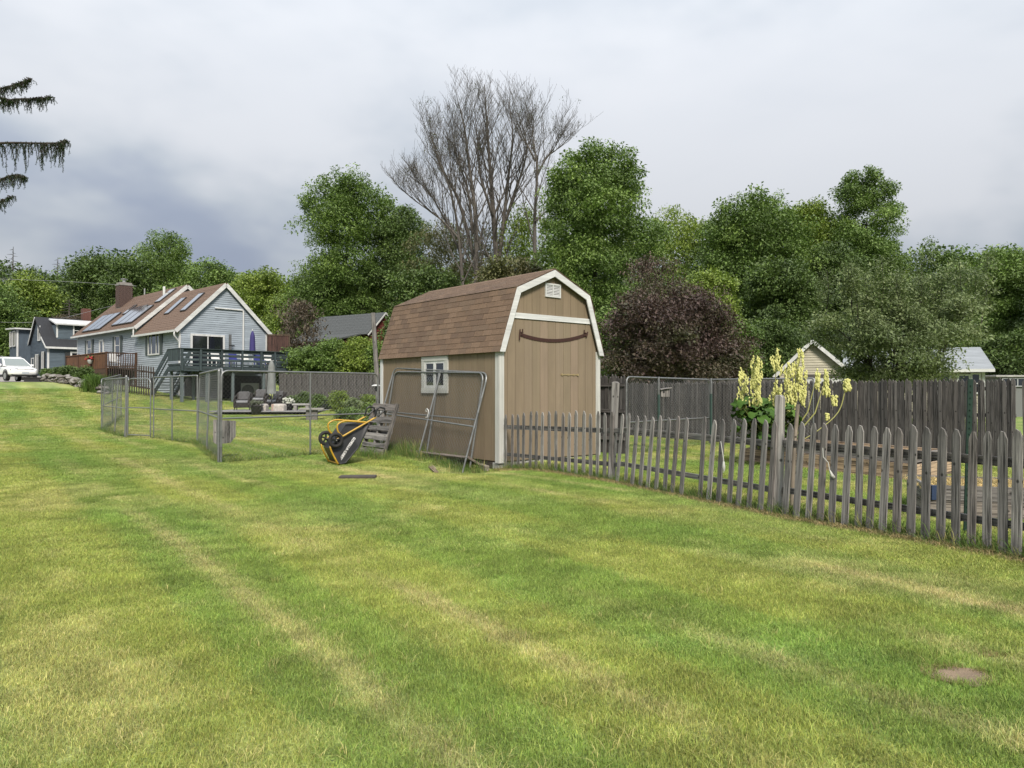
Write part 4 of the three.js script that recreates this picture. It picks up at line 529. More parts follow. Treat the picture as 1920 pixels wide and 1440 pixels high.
  for (const [s0, s1] of [[14.2, 15.5], [15.55, 16.9], [16.95, 18.3]]) onSlope('solar_panel', s0, s1, 0.06, 0.50, eM, pM, pitchM, W2, solar);
  onSlope('skylight', 7.8, 8.75, 0.60, 0.93, eM, pM, pitchM, W2, sky, 0.08, 0.1); onSlope('skylight', 12.6, 13.3, 0.42, 0.66, eM, pM, pitchM, W2, sky, 0.08, 0.1); onSlope('skylight', 1.5, 2.35, 0.42, 0.82, eA, pA, pitchA, W, sky, 0.08, 0.12); onSlope('skylight', 4.2, 5.0, 0.42, 0.80, eA, pA, pitchA, W, solar, 0.08, 0.1);
  // openings
  const dkSh = M([0.045, 0.06, 0.062], 0.6); windowPart(G, 0, y(4.58), -3.95, -Math.PI / 2, 1.75, 1.30, { v: [0.27, 0.73], shut: 0.42, shutMat: dkSh });
  windowPart(G, 0, y(4.75), -10.7, -Math.PI / 2, 0.95, 1.25, { hz: [0.5], shut: 0.4, shutMat: dkSh, f: 0.05 }); windowPart(G, 0, y(4.75), -16.9, -Math.PI / 2, 1.0, 1.3, { hz: [0.5], shut: 0.4, shutMat: dkSh, f: 0.05 });
  windowPart(G, 0, y(4.2), -14.1, -Math.PI / 2, 0.62, 2.0, { name: 'door', hz: [0.35], f: 0.14 }); 
  windowPart(G, 1.75, y(3.98), 0.0, 0, 1.95, 1.95, { name: 'sliding_door', v: [0.5], f: 0.12 });
  mesh('basement_wall', bx(0.3, W - 0.2, base, y(2.5), 0.026, 0.05), M([0.05, 0.055, 0.06], 0.9, { map: mott1 }), G);
}
{ // ---- teal deck with stairs ----
  const teal = [[0.046, 0.070, 0.080], [0.052, 0.078, 0.088], [0.042, 0.064, 0.074]].map(c => wood(c, 0.75)), G = thing('raised_deck', 'dark teal raised deck with stairs at the house gable', 'deck', HOUSE.x, HB, -HOUSE.d, Math.atan2(HOUSE.vd, HOUSE.vx)), y = e => e - HB, fl = y(2.95), x0 = -1.6, x1 = 4.95, z1 = 4.1, tp = y(3.93);
  const gy = (x, z) => { const wx = HOUSE.x + x * HOUSE.vx + z * HOUSE.vd, wd = HOUSE.d + x * HOUSE.vd - z * HOUSE.vx; return elev(wx, wd) - HB; };
  for (let k = 0; k < 24; k++) { const z = 0.1 + k * 0.168; mesh('deck_board', bx(z > 2.4 ? x0 : 0.06, x1, fl - 0.04, fl, z, z + 0.155), teal[k % 3], G, 'x'); }
  mesh('rim_board', bx(x0, x1, fl - 0.32, fl - 0.045, z1 + 0.03, z1 + 0.07), teal[0], G, 'x'); mesh('rim_board', bx(x0 - 0.04, x0, fl - 0.32, fl - 0.045, 2.4, z1), teal[1], G, 'z'); mesh('rim_board', bx(x1, x1 + 0.04, fl - 0.32, fl - 0.045, 0, z1), teal[1], G, 'z');
  const posts = [x0 + 0.05, -0.5, 0.75, 2.0, 3.2, 4.1, x1 - 0.05]; posts.forEach((x, i) => mesh('rail_post', bx(x - 0.06, x + 0.06, fl - 0.3, tp - 0.04, z1 + 0.075, z1 + 0.16), teal[i % 3], G));
  for (const [x, z] of [[x0 + 0.12, z1 - 0.08], [x0 + 0.12, 2.55], [-0.2, 2.55], [-0.05, z1 - 0.08], [1.5, z1 - 0.08], [3.45, z1 - 0.08], [x1 - 0.1, z1 - 0.08]]) mesh('support_post', bx(x - 0.07, x + 0.07, gy(x, z) - 0.1, fl - 0.05, z - 0.07, z + 0.07), M([0.12, 0.155, 0.165], 0.8, { map: streakMap }), G);
  for (const [a, b] of [[0.03, 0.13], [0.26, 0.40], [0.52, 0.66]]) mesh('rail_board', bx(x0, x1, fl + a, fl + b, z1 + 0.03, z1 + 0.07), teal[1], G, 'x'); mesh('rail_board', bx(x0, x1, fl + 0.74, tp - 0.045, z1 + 0.03, z1 + 0.07), teal[2], G, 'x');
  mesh('cap_rail', bx(x0 - 0.05, x1 + 0.05, tp - 0.04, tp, z1 - 0.02, z1 + 0.18), teal[1], G, 'x'); mesh('cap_rail', bx(x0 - 0.06, x0 + 0.1, tp - 0.039, tp + 0.001, 2.35, z1 - 0.021), teal[1], G, 'z');
  for (let k = 0; k < 6; k++) mesh('rail_board', bx(x0 - 0.035, x0, fl + 0.25, tp - 0.045, 2.42 + k * 0.28, 2.42 + k * 0.28 + 0.272), teal[k % 3], G); mesh('rail_board', bx(x0 - 0.03, x0, fl + 0.0, fl + 0.12, 2.42, z1), teal[1], G, 'z');
  mesh('rail_board', [bx(x1, x1 + 0.04, fl + 0.1, fl + 0.3, 0, z1), bx(x1, x1 + 0.04, fl + 0.5, tp - 0.05, 0, z1)], teal[2], G, 'z');
  const gb = gy(-1, 0), n = 11, rise = (fl - gb) / n, run = 2.5 / n; for (let k = 0; k < n; k++) mesh('stair_tread', bx(x0 + 0.05, -0.35, fl - (k + 1) * rise - 0.02, fl - (k + 1) * rise + 0.02, 2.38 - (k + 1) * run, 2.38 - k * run + 0.03), teal[k % 3], G, 'x');
  for (const x of [x0 + 0.02, -0.32]) { mesh('stringer', beam(V(x, fl - 0.15, 2.42), V(x, gb - 0.05, -0.1), 0.26, 0.04), teal[0], G, 'x'); mesh('stair_rail', [beam(V(x, tp - 0.1, 2.40), V(x, gb + 0.85, -0.1), 0.30, 0.04), beam(V(x, tp - 0.55, 2.40), V(x, gb + 0.4, -0.1), 0.08, 0.04)], teal[1], G, 'x'); mesh('newel_post', bx(x - 0.05, x + 0.05, gb - 0.05, gb + 1.0, -0.18, -0.08), teal[2], G); }
  // deck things
  const w2 = (x, yy, z) => { const c = Math.cos(G.rotation.y), s = Math.sin(G.rotation.y); return V(HOUSE.x + x * c + z * s, HB + yy, -HOUSE.d - x * s + z * c); };
  const closed = (name, label, p, h, r, m, poleM) => { const u = thing(name, label, 'umbrella', p.x, p.y, p.z); mesh('pole', cyl(0.022, 0.022, h, 0, h / 2, 0, 8), poleM, u); const pts = [], ny = 14, na = 16, pos = [], idx = []; for (let i = 0; i <= ny; i++) { const t = i / ny, yy = h - 0.05 - t * h * 0.62, rad = r * (t < 0.18 ? 0.25 + t * 2.6 : 0.72 + 0.34 * t) * (i === 0 ? 0.2 : 1); for (let k = 0; k < na; k++) { const a = k / na * Math.PI * 2, rr2 = rad * (1 + (k % 2 ? -0.22 : 0.12) * Math.min(1, t * 3)); pos.push(Math.cos(a) * rr2, yy - (k % 2 && i === ny ? 0.05 : 0), Math.sin(a) * rr2); } } for (let i = 0; i < ny; i++) for (let k = 0; k < na; k++) { const a = i * na + k, b = i * na + (k + 1) % na; idx.push(a, b, a + na, b, b + na, a + na); } const g = new THREE.BufferGeometry(); g.setAttribute('position', new THREE.Float32BufferAttribute(pos, 3)); g.setIndex(idx); g.computeVertexNormals(); mesh('canopy', g, m, u); mesh('finial', new THREE.SphereGeometry(0.04, 8, 6).translate(0, h, 0), poleM, u); mesh('base', cyl(0.24, 0.2, 0.08, 0, 0.04, 0, 16), mat.black, u); return u; };
  closed('patio_umbrella', 'closed purple umbrella standing on the teal deck', w2(3.3, fl, 2.9), 2.35, 0.17, M([0.035, 0.03, 0.13], 0.85, { side: THREE.DoubleSide }), mat.white);
  const pd = 37.4; closed('patio_umbrella', 'closed grey umbrella standing on the patio between chairs', P(pxX(509, pd), pd), 2.72, 0.2, M([0.30, 0.32, 0.32], 0.9, { side: THREE.DoubleSide, map: mott1 }), mat.black);
  const dp = w2(2.95, fl, 0.6), pole = thing('deck_post', 'slim grey metal post on the teal deck by house wall', 'post', dp.x, dp.y, dp.z, G.rotation.y); mesh('tube', bx(-0.07, 0.07, 0, 2.15, -0.05, 0.05), mat.galvDull, pole); mesh('bracket', box(0.35, 0.06, 0.06, 0.1, 1.45, 0.03), mat.black, pole);
  // white and blue chairs behind the deck rail
  const seat = (x, z, m, label) => { const p = w2(x, fl, z), c = thing('deck_chair', label, 'chair', p.x, p.y, p.z, G.rotation.y + 0.2); mesh('seat', rbox(0.56, 0.07, 0.52, 0.02, 0, 0.42, 0), m, c); mesh('backrest', rbox(0.56, 0.5, 0.06, 0.02, 0, 0.70, -0.26, -0.15), m, c); for (const sx of [-1, 1]) for (const sz of [-1, 1]) mesh('leg', bx(sx * 0.25 - 0.02, sx * 0.25 + 0.02, 0, 0.4, sz * 0.22 - 0.02, sz * 0.22 + 0.02), m, c); };
  const wm = M([0.62, 0.63, 0.62], 0.6), bm = M([0.03, 0.04, 0.20], 0.8); seat(1.1, 2.9, wm, 'white chair on teal deck beside sliding door'); seat(2.1, 3.1, bm, 'blue cushioned chair between two white deck chairs'); seat(2.75, 3.3, wm, 'white chair on teal deck under purple umbrella'); seat(3.7, 3.1, bm, 'blue cushioned chair past the purple umbrella'); seat(4.3, 3.3, wm, 'white chair at the far end of teal deck');
  // brown privacy screen at the far end
  const pp = w2(5.9, fl - 0.25, 1.2), sc = thing('privacy_screen', 'dark red brown board privacy screen beside the blue house', 'screen', pp.x, pp.y, pp.z, 0.15); const rb = wood([0.075, 0.038, 0.03]); for (let k = 0; k < 9; k++) mesh('board', bx(-0.62 + k * 0.15, -0.62 + k * 0.15 + 0.146, 0, 2.45, -0.012, 0.012), rb, sc); mesh('frame', [bx(-0.66, -0.625, -0.3, 2.55, -0.04, 0.04), bx(0.735, 0.80, -0.3, 2.55, -0.04, 0.04), bx(-0.66, 0.80, 2.452, 2.55, -0.045, 0.045)], wood([0.10, 0.07, 0.045]), sc); mesh('support', [bx(-0.66, -0.58, -3, -0.3, -0.04, 0.04), bx(0.72, 0.80, -3, -0.3, -0.04, 0.04)], wood([0.1, 0.08, 0.06]), sc);
  // heat pump under the deck
  const hp = w2(3.5, gy(3.5, 2.2), 2.2), h = thing('heat_pump', 'grey heat pump unit with round fan under the deck', 'heat pump', hp.x, hp.y + 0.15, hp.z, 0.2); const hm = M([0.24, 0.245, 0.235], 0.6); mesh('cabinet', rbox(1.05, 0.95, 0.38, 0.02, 0, 0.5, 0), hm, h); mesh('fan_recess', cyl(0.36, 0.36, 0.02, -0.1, 0.5, 0.19, 24, Math.PI / 2), mat.black, h); const gl2 = []; for (let k = 1; k < 6; k++) gl2.push(at(new THREE.TorusGeometry(0.06 * k, 0.008, 4, 24), -0.1, 0.5, 0.205)); stuff(mesh('fan_guard', gl2, hm, h)); mesh('feet', [bx(-0.4, -0.3, -0.16, 0.03, -0.15, 0.15), bx(0.3, 0.4, -0.16, 0.03, -0.15, 0.15)], hm, h);
  HOUSE.w2 = w2; HOUSE.gy = gy;
}
{ // ---- brown side deck ----
  const G = thing('brown_deck', 'red brown wooden deck with board railing on house side', 'deck', HOUSE.x, HB, -HOUSE.d, Math.atan2(HOUSE.vd, HOUSE.vx)), y = e => e - HB, fl = y(3.05), tp = y(4.12), br = [[0.16, 0.07, 0.028], [0.135, 0.058, 0.024], [0.18, 0.082, 0.034]].map(c => wood(c, 0.8)), dk = wood([0.075, 0.036, 0.02]), X = -1.95, s0 = 6.95, s1 = 15.6;
  for (let k = 0; k < 13; k++) mesh('deck_board', bx(X + k * 0.15, X + k * 0.15 + 0.142, fl - 0.04, fl, -s1, -s0), br[k % 3], G, 'z');
  const n = 56; for (let k = 0; k < n; k++) { const s = s0 + 0.1 + (s1 - s0 - 0.2) * k / n; mesh('rail_board', bx(X - 0.03, X - 0.005, fl - 0.05, tp - 0.1 + 0.0, -s - (s1 - s0) / n + 0.018, -s), br[(k * 7) % 3], G); }
  mesh('cap_rail', bx(X - 0.08, X + 0.06, tp - 0.09, tp - 0.04, -s1, -s0 - 0.05), br[2], G, 'z'); for (const s of [s0 + 0.02, s0 + 3.0, s0 + 5.8, s1 - 0.02]) mesh('post', bx(X - 0.06, X + 0.05, y(1.6), tp, -s - 0.05, -s + 0.05), dk, G);
  mesh('side_rail', [bx(X, 0, tp - 0.12, tp - 0.05, -s0 - 0.03, -s0 + 0.03), bx(X, 0, fl + 0.06, fl + 0.13, -s0 - 0.03, -s0 + 0.03)], dk, G, 'x'); for (let k = 0; k < 12; k++) mesh('baluster', bx(X + 0.12 + k * 0.15, X + 0.16 + k * 0.15, fl + 0.13, tp - 0.12, -s0 - 0.02, -s0 + 0.02), dk, G); mesh('post', bx(-0.14, -0.04, y(1.4), tp, -s0 - 0.05, -s0 + 0.05), dk, G);
  mesh('skirt', bx(X - 0.02, X + 0.02, y(1.5), fl - 0.06, -s1, -s0), wood([0.10, 0.055, 0.03]), G, 'z');
  const c = HOUSE.w2(X - 0.18, fl + 0.32, -s0 - 2.7), b = thing('hanging_basket', 'white hanging basket with red flowers on brown railing', 'planter', c.x, c.y, c.z); mesh('pot', new THREE.LatheGeometry([[0.001, 0], [0.12, 0], [0.2, 0.24], [0.205, 0.26], [0.18, 0.26]].map(p => new THREE.Vector2(...p)), 14), mat.white, b); const fq = rng(6), fl2 = []; for (let k = 0; k < 46; k++) { const f = new THREE.IcosahedronGeometry(0.05 + 0.03 * fq(), 0); f.translate((fq() - 0.5) * 0.5, 0.28 + fq() * 0.24, (fq() - 0.5) * 0.5); fl2.push(f); } stuff(mesh('flowers', fl2.slice(0, 26), M([0.28, 0.03, 0.03], 0.8), b)); stuff(mesh('leaves', fl2.slice(26), M([0.05, 0.10, 0.02], 0.8), b)); mesh('hanger', pipe([V(0, 0.26, 0), V(0.0, 0.85, 0.0)], 0.012, 5), mat.black, b);
  const cp = HOUSE.w2(-0.9, fl, -8.6), c2 = thing('deck_chair', 'white folding chair on the brown deck', 'chair', cp.x, cp.y, cp.z, 0.9); mesh('seat', rbox(0.5, 0.05, 0.48, 0.02, 0, 0.42, 0), mat.white, c2); mesh('backrest', rbox(0.5, 0.55, 0.04, 0.02, 0, 0.75, -0.28, -0.2), mat.white, c2); for (const sx of [-1, 1]) mesh('leg', [beam(V(sx * 0.24, 0, 0.25), V(sx * 0.24, 0.85, -0.2), 0.03, 0.03), beam(V(sx * 0.22, 0, -0.25), V(sx * 0.22, 0.45, 0.2), 0.03, 0.03)], mat.white, c2);
}
{ // ---- dark picket fence below the deck ----
  const a = [pxX(203, 45.5), 45.5], b = [pxX(290, 43.6), 43.6], G = thing('dark_picket_fence', 'dark brown picket fence below the brown deck', 'fence'), m = wood([0.055, 0.04, 0.032]), L = Math.hypot(b[0] - a[0], b[1] - a[1]), n = 20, ang = Math.atan2(b[1] - a[1], b[0] - a[0]), g0 = geo(poly([[-0.045, 0], [0.045, 0], [0.045, 1.62], [0, 1.72], [-0.045, 1.62]], 0.02)); for (let i = 0; i < n; i++) { const p = along(a, b, (i + 0.5) / n), k = new THREE.Mesh(g0, m); k.name = 'picket'; k.castShadow = true; k.position.copy(P(...p, 0.1)); k.rotation.y = ang; G.add(k); } for (const h of [0.4, 1.35]) mesh('rail', beam(P(...a, h + 0.1).add(V(0, 0, -0.03)), P(...b, h + 0.1).add(V(0, 0, -0.03)), 0.09, 0.04), m, G, 'x');
}
{ // ---- patio with furniture ----
  const pd = 38.6, G = mesh('patio', rbox(5.2, 0.06, 4.6, 0.02, 0, 0, 0), M([0.30, 0.30, 0.31], 0.9, { map: mott1 })); G.position.copy(P(-12.25, pd, 0.03)); structure(G); G.userData.label = 'pale paved patio square';
  const wick = M([0.022, 0.017, 0.015], 0.8, { map: woodMap, bumpMap: woodB, bumpScale: 0.01 }), cu = [M([0.13, 0.13, 0.135], 0.95, { map: mott1 }), M([0.32, 0.33, 0.35], 0.95, { map: mott1 })];
  const chair = (px, d, turn, label) => { const c = thing('wicker_armchair', label, 'chair', ...P(pxX(px, d), d, 0.06).toArray(), turn); for (const sx of [-1, 1]) { mesh('armrest', [rbox(0.12, 0.42, 0.66, 0.05, sx * 0.36, 0.36, 0.02), at(new THREE.TorusGeometry(0.22, 0.05, 6, 16, Math.PI), sx * 0.36, 0.52, 0.1, 0, Math.PI / 2)], wick, c); for (const sz of [-1, 1]) mesh('leg', pipe([V(sx * 0.36, 0.2, sz * 0.25), V(sx * 0.38, 0, sz * 0.33)], 0.025, 6), wick, c); } mesh('seat_base', rbox(0.66, 0.22, 0.66, 0.04, 0, 0.27, 0), wick, c); mesh('backrest', rbox(0.8, 0.55, 0.12, 0.06, 0, 0.65, -0.34, -0.22), wick, c); mesh('seat_cushion', rbox(0.58, 0.14, 0.58, 0.06, 0, 0.45, 0.05), cu[1], c); mesh('back_cushion', rbox(0.56, 0.46, 0.16, 0.07, 0, 0.75, -0.24, -0.22), cu[0], c); };
  chair(456, 38.0, 0.15, 'dark wicker armchair with grey cushions beside the flower pot'); chair(516, 38.6, -0.35, 'dark wicker armchair with grey cushions behind the white poufs'); chair(487, 40.2, 0.0, 'dark wicker armchair farther back in front of heat pump');
  for (const [px, l] of [[489, 'white knitted pouf beside the black flower pot'], [523, 'white knitted pouf before the right wicker armchair']]) { const d = 36.9, p = thing('pouf', l, 'pouf', ...P(pxX(px, d), d, 0.06).toArray()); mesh('cushion', rbox(0.66, 0.44, 0.6, 0.12, 0, 0.22, 0, 0, 0, 0, 4), M([0.62, 0.58, 0.54], 0.95, { map: mottFine, bumpMap: MOTTB, bumpScale: 0.01 }), p); mesh('band', rbox(0.12, 0.42, 0.606, 0.03, -0.22, 0.22, 0), M([0.33, 0.24, 0.20], 0.95), p); }
  const pot = (px, d, l, lm) => { const p = thing('flower_pot', l, 'planter', ...P(pxX(px, d), d, 0.05).toArray()), q = rng(px); mesh('pot', new THREE.LatheGeometry([[0.001, 0], [0.2, 0], [0.3, 0.4], [0.32, 0.42], [0.27, 0.42]].map(v => new THREE.Vector2(...v)), 16), mat.black, p); const f = []; for (let k = 0; k < 40; k++) f.push(new THREE.IcosahedronGeometry(0.04 + 0.04 * q(), 0).translate((q() - 0.5) * 0.5, 0.42 + q() * 0.24, (q() - 0.5) * 0.5)); stuff(mesh('plants', f, lm, p)); }; pot(481, 36.3, 'black pot with dark plants before white poufs', M([0.05, 0.06, 0.035], 0.9)); pot(540, 37.6, 'black pot with white flowers beside right armchair', M([0.4, 0.42, 0.36], 0.9));
  const tb = thing('stone_table', 'grey stone garden table on a block pedestal', 'table', ...P(pxX(585, 33.5), 33.5).toArray(), 0.2); mesh('top', rbox(1.05, 0.09, 0.6, 0.02, 0, 0.5, 0), mat.concrete, tb); mesh('pedestal', rbox(0.5, 0.48, 0.36, 0.03, 0, 0.22, 0), M([0.2, 0.19, 0.18], 0.95, { map: mott1, bumpMap: MOTTB, bumpScale: 0.02 }), tb);
  const bn = thing('stone_bench', 'pale stone bench top seen behind the garden table', 'bench', ...P(pxX(566, 37.5), 37.5).toArray(), 0); mesh('top', rbox(0.9, 0.09, 0.35, 0.02, 0, 0.42, 0), mat.concretePale, bn); mesh('legs', [rbox(0.16, 0.4, 0.3, 0.02, -0.3, 0.19, 0), rbox(0.16, 0.4, 0.3, 0.02, 0.3, 0.19, 0)], mat.concrete, bn);
  const ld = 20.2, lp = thing('wooden_pole', 'leaning grey wooden pole behind the shed corner', 'pole', ...P(pxX(713, ld), ld).toArray()); mesh('pole', pipe([V(0, -0.1, 0), V(-0.07, 1.6, 0), V(-0.20, 3.62, 0)], [0.075, 0.068, 0.058], 10), greys[0], lp);
  const bd = 19.6, bf = thing('bird_feeder', 'white dish bird feeder hooked beside the shed corner', 'bird feeder', ...P(pxX(707, bd), bd).toArray()); mesh('rod', pipe([V(0.05, 0, 0), V(0.05, 1.2, 0), V(0, 1.5, 0)], 0.01, 5), mat.black, bf); mesh('dish', new THREE.SphereGeometry(0.13, 14, 6, 0, 6.283, 0, 1.4).scale(1, 0.4, 1).translate(-0.02, 1.62, 0), mat.white, bf); mesh('tube', cyl(0.035, 0.035, 0.14, -0.02, 1.56, 0, 8), mat.black, bf);
}
// ---- grey blue house at the end of the drive ----
{
  const d = 72, x = pxX(89, d), B = elev(x, d), G = thing('grey_house', 'slate blue house with white dormer roof behind the drive', 'house', x, B, -d, Math.atan2(HOUSE.vd, HOUSE.vx)), y = e => e - B, e0 = y(5.75), pk = y(8.85), Dp = 6.4, W = 11, base = -0.6, sl = M([0.075, 0.105, 0.14], 0.75, { map: streakMap }), sl2 = M([0.10, 0.14, 0.175], 0.75, { map: streakMap }), rf = M([0.04, 0.045, 0.055], 0.9, { map: gritMap }), wr = M([0.72, 0.74, 0.76], 0.5, { map: streakMap });
  // ridge runs along x; eave wall at z = 0 faces +z, gable wall at x = 0 faces -x
  const prof = [[0.02, base], [Dp, base], [Dp, e0], [Dp * 0.56, pk - 0.06], [Dp * 0.2, e0 + 1.0], [0.02, e0]];
  mesh('wall_core', poly(prof, W).applyMatrix4(new THREE.Matrix4().makeRotationY(Math.PI / 2)), sl, G);                       // profile x -> -z
  mesh('front_siding', clap(0, W, base, e0, null, null, 0.14), sl2, G, 'x');
  const gs = clap(-Dp, 0, base, pk - 0.1, v => v <= e0 ? -Dp : -Dp + (v - e0) / (pk - e0) * Dp * 0.44, v => v <= e0 ? 0 : v < e0 + 1 ? -(v - e0) * Dp * 0.2 : -Dp * 0.2 - (v - e0 - 1) / (pk - e0 - 1) * Dp * 0.36, 0.14); gs.applyMatrix4(new THREE.Matrix4().makeRotationY(-Math.PI / 2)); mesh('gable_siding', gs, sl, G, 'z');
  const slab = (za, ya, zb, yb, m, x0 = -0.25, x1 = W, t = 0.1, n = 'roof') => mesh(n, beam(V(x0, (ya + yb) / 2, (za + zb) / 2), V(x1, (ya + yb) / 2, (za + zb) / 2), Math.hypot(zb - za, yb - ya), t, V(0, yb - ya, zb - za).normalize()), m, G, 'x');
  slab(0.35, e0 - 0.05, -Dp * 0.2, e0 + 1.06, rf); slab(-Dp * 0.2, e0 + 1.06, -Dp * 0.56, pk, rf); slab(-Dp - 0.2, e0 - 0.1, -Dp * 0.56, pk, rf);
  mesh('white_trim', [bx(-0.05, 0.12, base, e0, 0, 0.05), bx(-0.26, W, e0 - 0.16, e0 + 0.02, 0.30, 0.42), beam(V(-0.27, e0 - 0.08, 0.36), V(-0.27, e0 + 0.98, -Dp * 0.2), 0.16, 0.04), beam(V(-0.27, e0 - 0.15, -Dp - 0.2), V(-0.27, pk - 0.05, -Dp * 0.56), 0.18, 0.04)], mat.white, G);
  const d0 = 1.0, d1 = 10.5, dy0 = e0 + 1.0, dy1 = y(8.05), dz = -0.9; const dm = new THREE.Group(); dm.name = 'dormer'; G.add(dm);
  mesh('wall', bx(d0, d1, dy0 - 0.3, dy1, -4.2, dz - 0.02), sl2, dm); mesh('siding', clap(d0, d1, dy0, dy1, null, null, 0.14).translate(0, 0, dz - 0.02), sl2, dm, 'x'); mesh('roof', beam(V(d0 - 0.2, dy1 + 0.32, -1.7), V(d1 + 0.2, dy1 + 0.32, -1.7), 2.5, 0.12, V(0, 0.62, -2.4).normalize()), wr, dm, 'x'); mesh('trim', [bx(d0 - 0.05, d0 + 0.1, dy0, dy1, dz - 0.02, dz + 0.03), bx(d0 - 0.2, d1, dy1 - 0.02, dy1 + 0.13, dz + 0.2, dz + 0.3)], mat.white, dm); windowPart(dm, 3.0, (dy0 + dy1) / 2 + 0.12, dz + 0.01, 0, 0.95, 1.05, { hz: [0.5], f: 0.12 });
  windowPart(G, 2.55, y(4.4), 0.03, 0, 0.95, 1.65, { hz: [0.5], v: [0.5], shut: 0.45, f: 0.15 }); windowPart(G, -0.03, y(4.5), -1.3, -Math.PI / 2, 0.55, 1.5, { shut: 0.3 }); windowPart(G, -0.03, y(4.2), -3.4, -Math.PI / 2, 0.9, 1.7, { shut: 0.35, v: [0.5] }); windowPart(G, -0.03, y(7.2), -2.7, -Math.PI / 2, 0.6, 1.3, {}); windowPart(G, -0.03, y(3.6), -4.9, -Math.PI / 2, 0.9, 2.3, { name: 'door' });
  mesh('chimney', box(0.75, 2.0, 0.75, 4.4, pk + 0.2, -Dp * 0.58), M([0.16, 0.07, 0.055], 0.95, { map: mottFine }), G);
  const wg = new THREE.Group(); wg.name = 'rear_wing'; G.add(wg); mesh('wall', bx(-1.2, 5, base, y(7.7), -Dp - 2.6, -Dp + 0.4), sl, wg); mesh('roof', beam(V(-1.5, y(7.85), -Dp - 1.1), V(5.2, y(7.85), -Dp - 1.1), 3.8, 0.14, V(0, 0.25, -7).normalize()), wr, wg, 'x'); mesh('trim', bx(-1.25, -1.1, base, y(7.7), -Dp + 0.35, -Dp + 0.46), mat.white, wg); windowPart(wg, -1.22, y(6.8), -Dp - 0.5, -Math.PI / 2, 0.8, 1.4, {}); windowPart(wg, -1.22, y(6.8), -Dp - 1.9, -Math.PI / 2, 0.5, 1.4, {});
}
// ---- driveway ----
{ const pts = [[-70, 49.2], [-33, 49.0], [-29.8, 49.4], [-27.5, 51.5], [-29, 56], [-37, 68], [-44, 80], [-70, 78]], pos = [], nx = 40, nd = 30; const sh = new THREE.Shape(pts.map(p => new THREE.Vector2(p[0], p[1]))); const g = new THREE.ShapeGeometry(sh); const tri = []; const ps = g.attributes.position; const inside = (x, y) => { let c = false; for (let i = 0, j = pts.length - 1; i < pts.length; j = i++) if ((pts[i][1] > y) !== (pts[j][1] > y) && x < (pts[j][0] - pts[i][0]) * (y - pts[i][1]) / (pts[j][1] - pts[i][1]) + pts[i][0]) c = !c; return c; }; const q = []; for (let x = -70; x < -27; x += 0.5) for (let d = 48.5; d < 80; d += 0.5) if (inside(x + 0.25, d + 0.25)) q.push([P(x, d, 0.02), P(x + 0.5, d, 0.02), P(x + 0.5, d + 0.5, 0.02), P(x, d + 0.5, 0.02)]); const m = mesh('driveway', quads(q), M([0.42, 0.40, 0.37], 0.95, { map: mott1 })); structure(m); m.userData.label = 'pale gravel driveway'; }
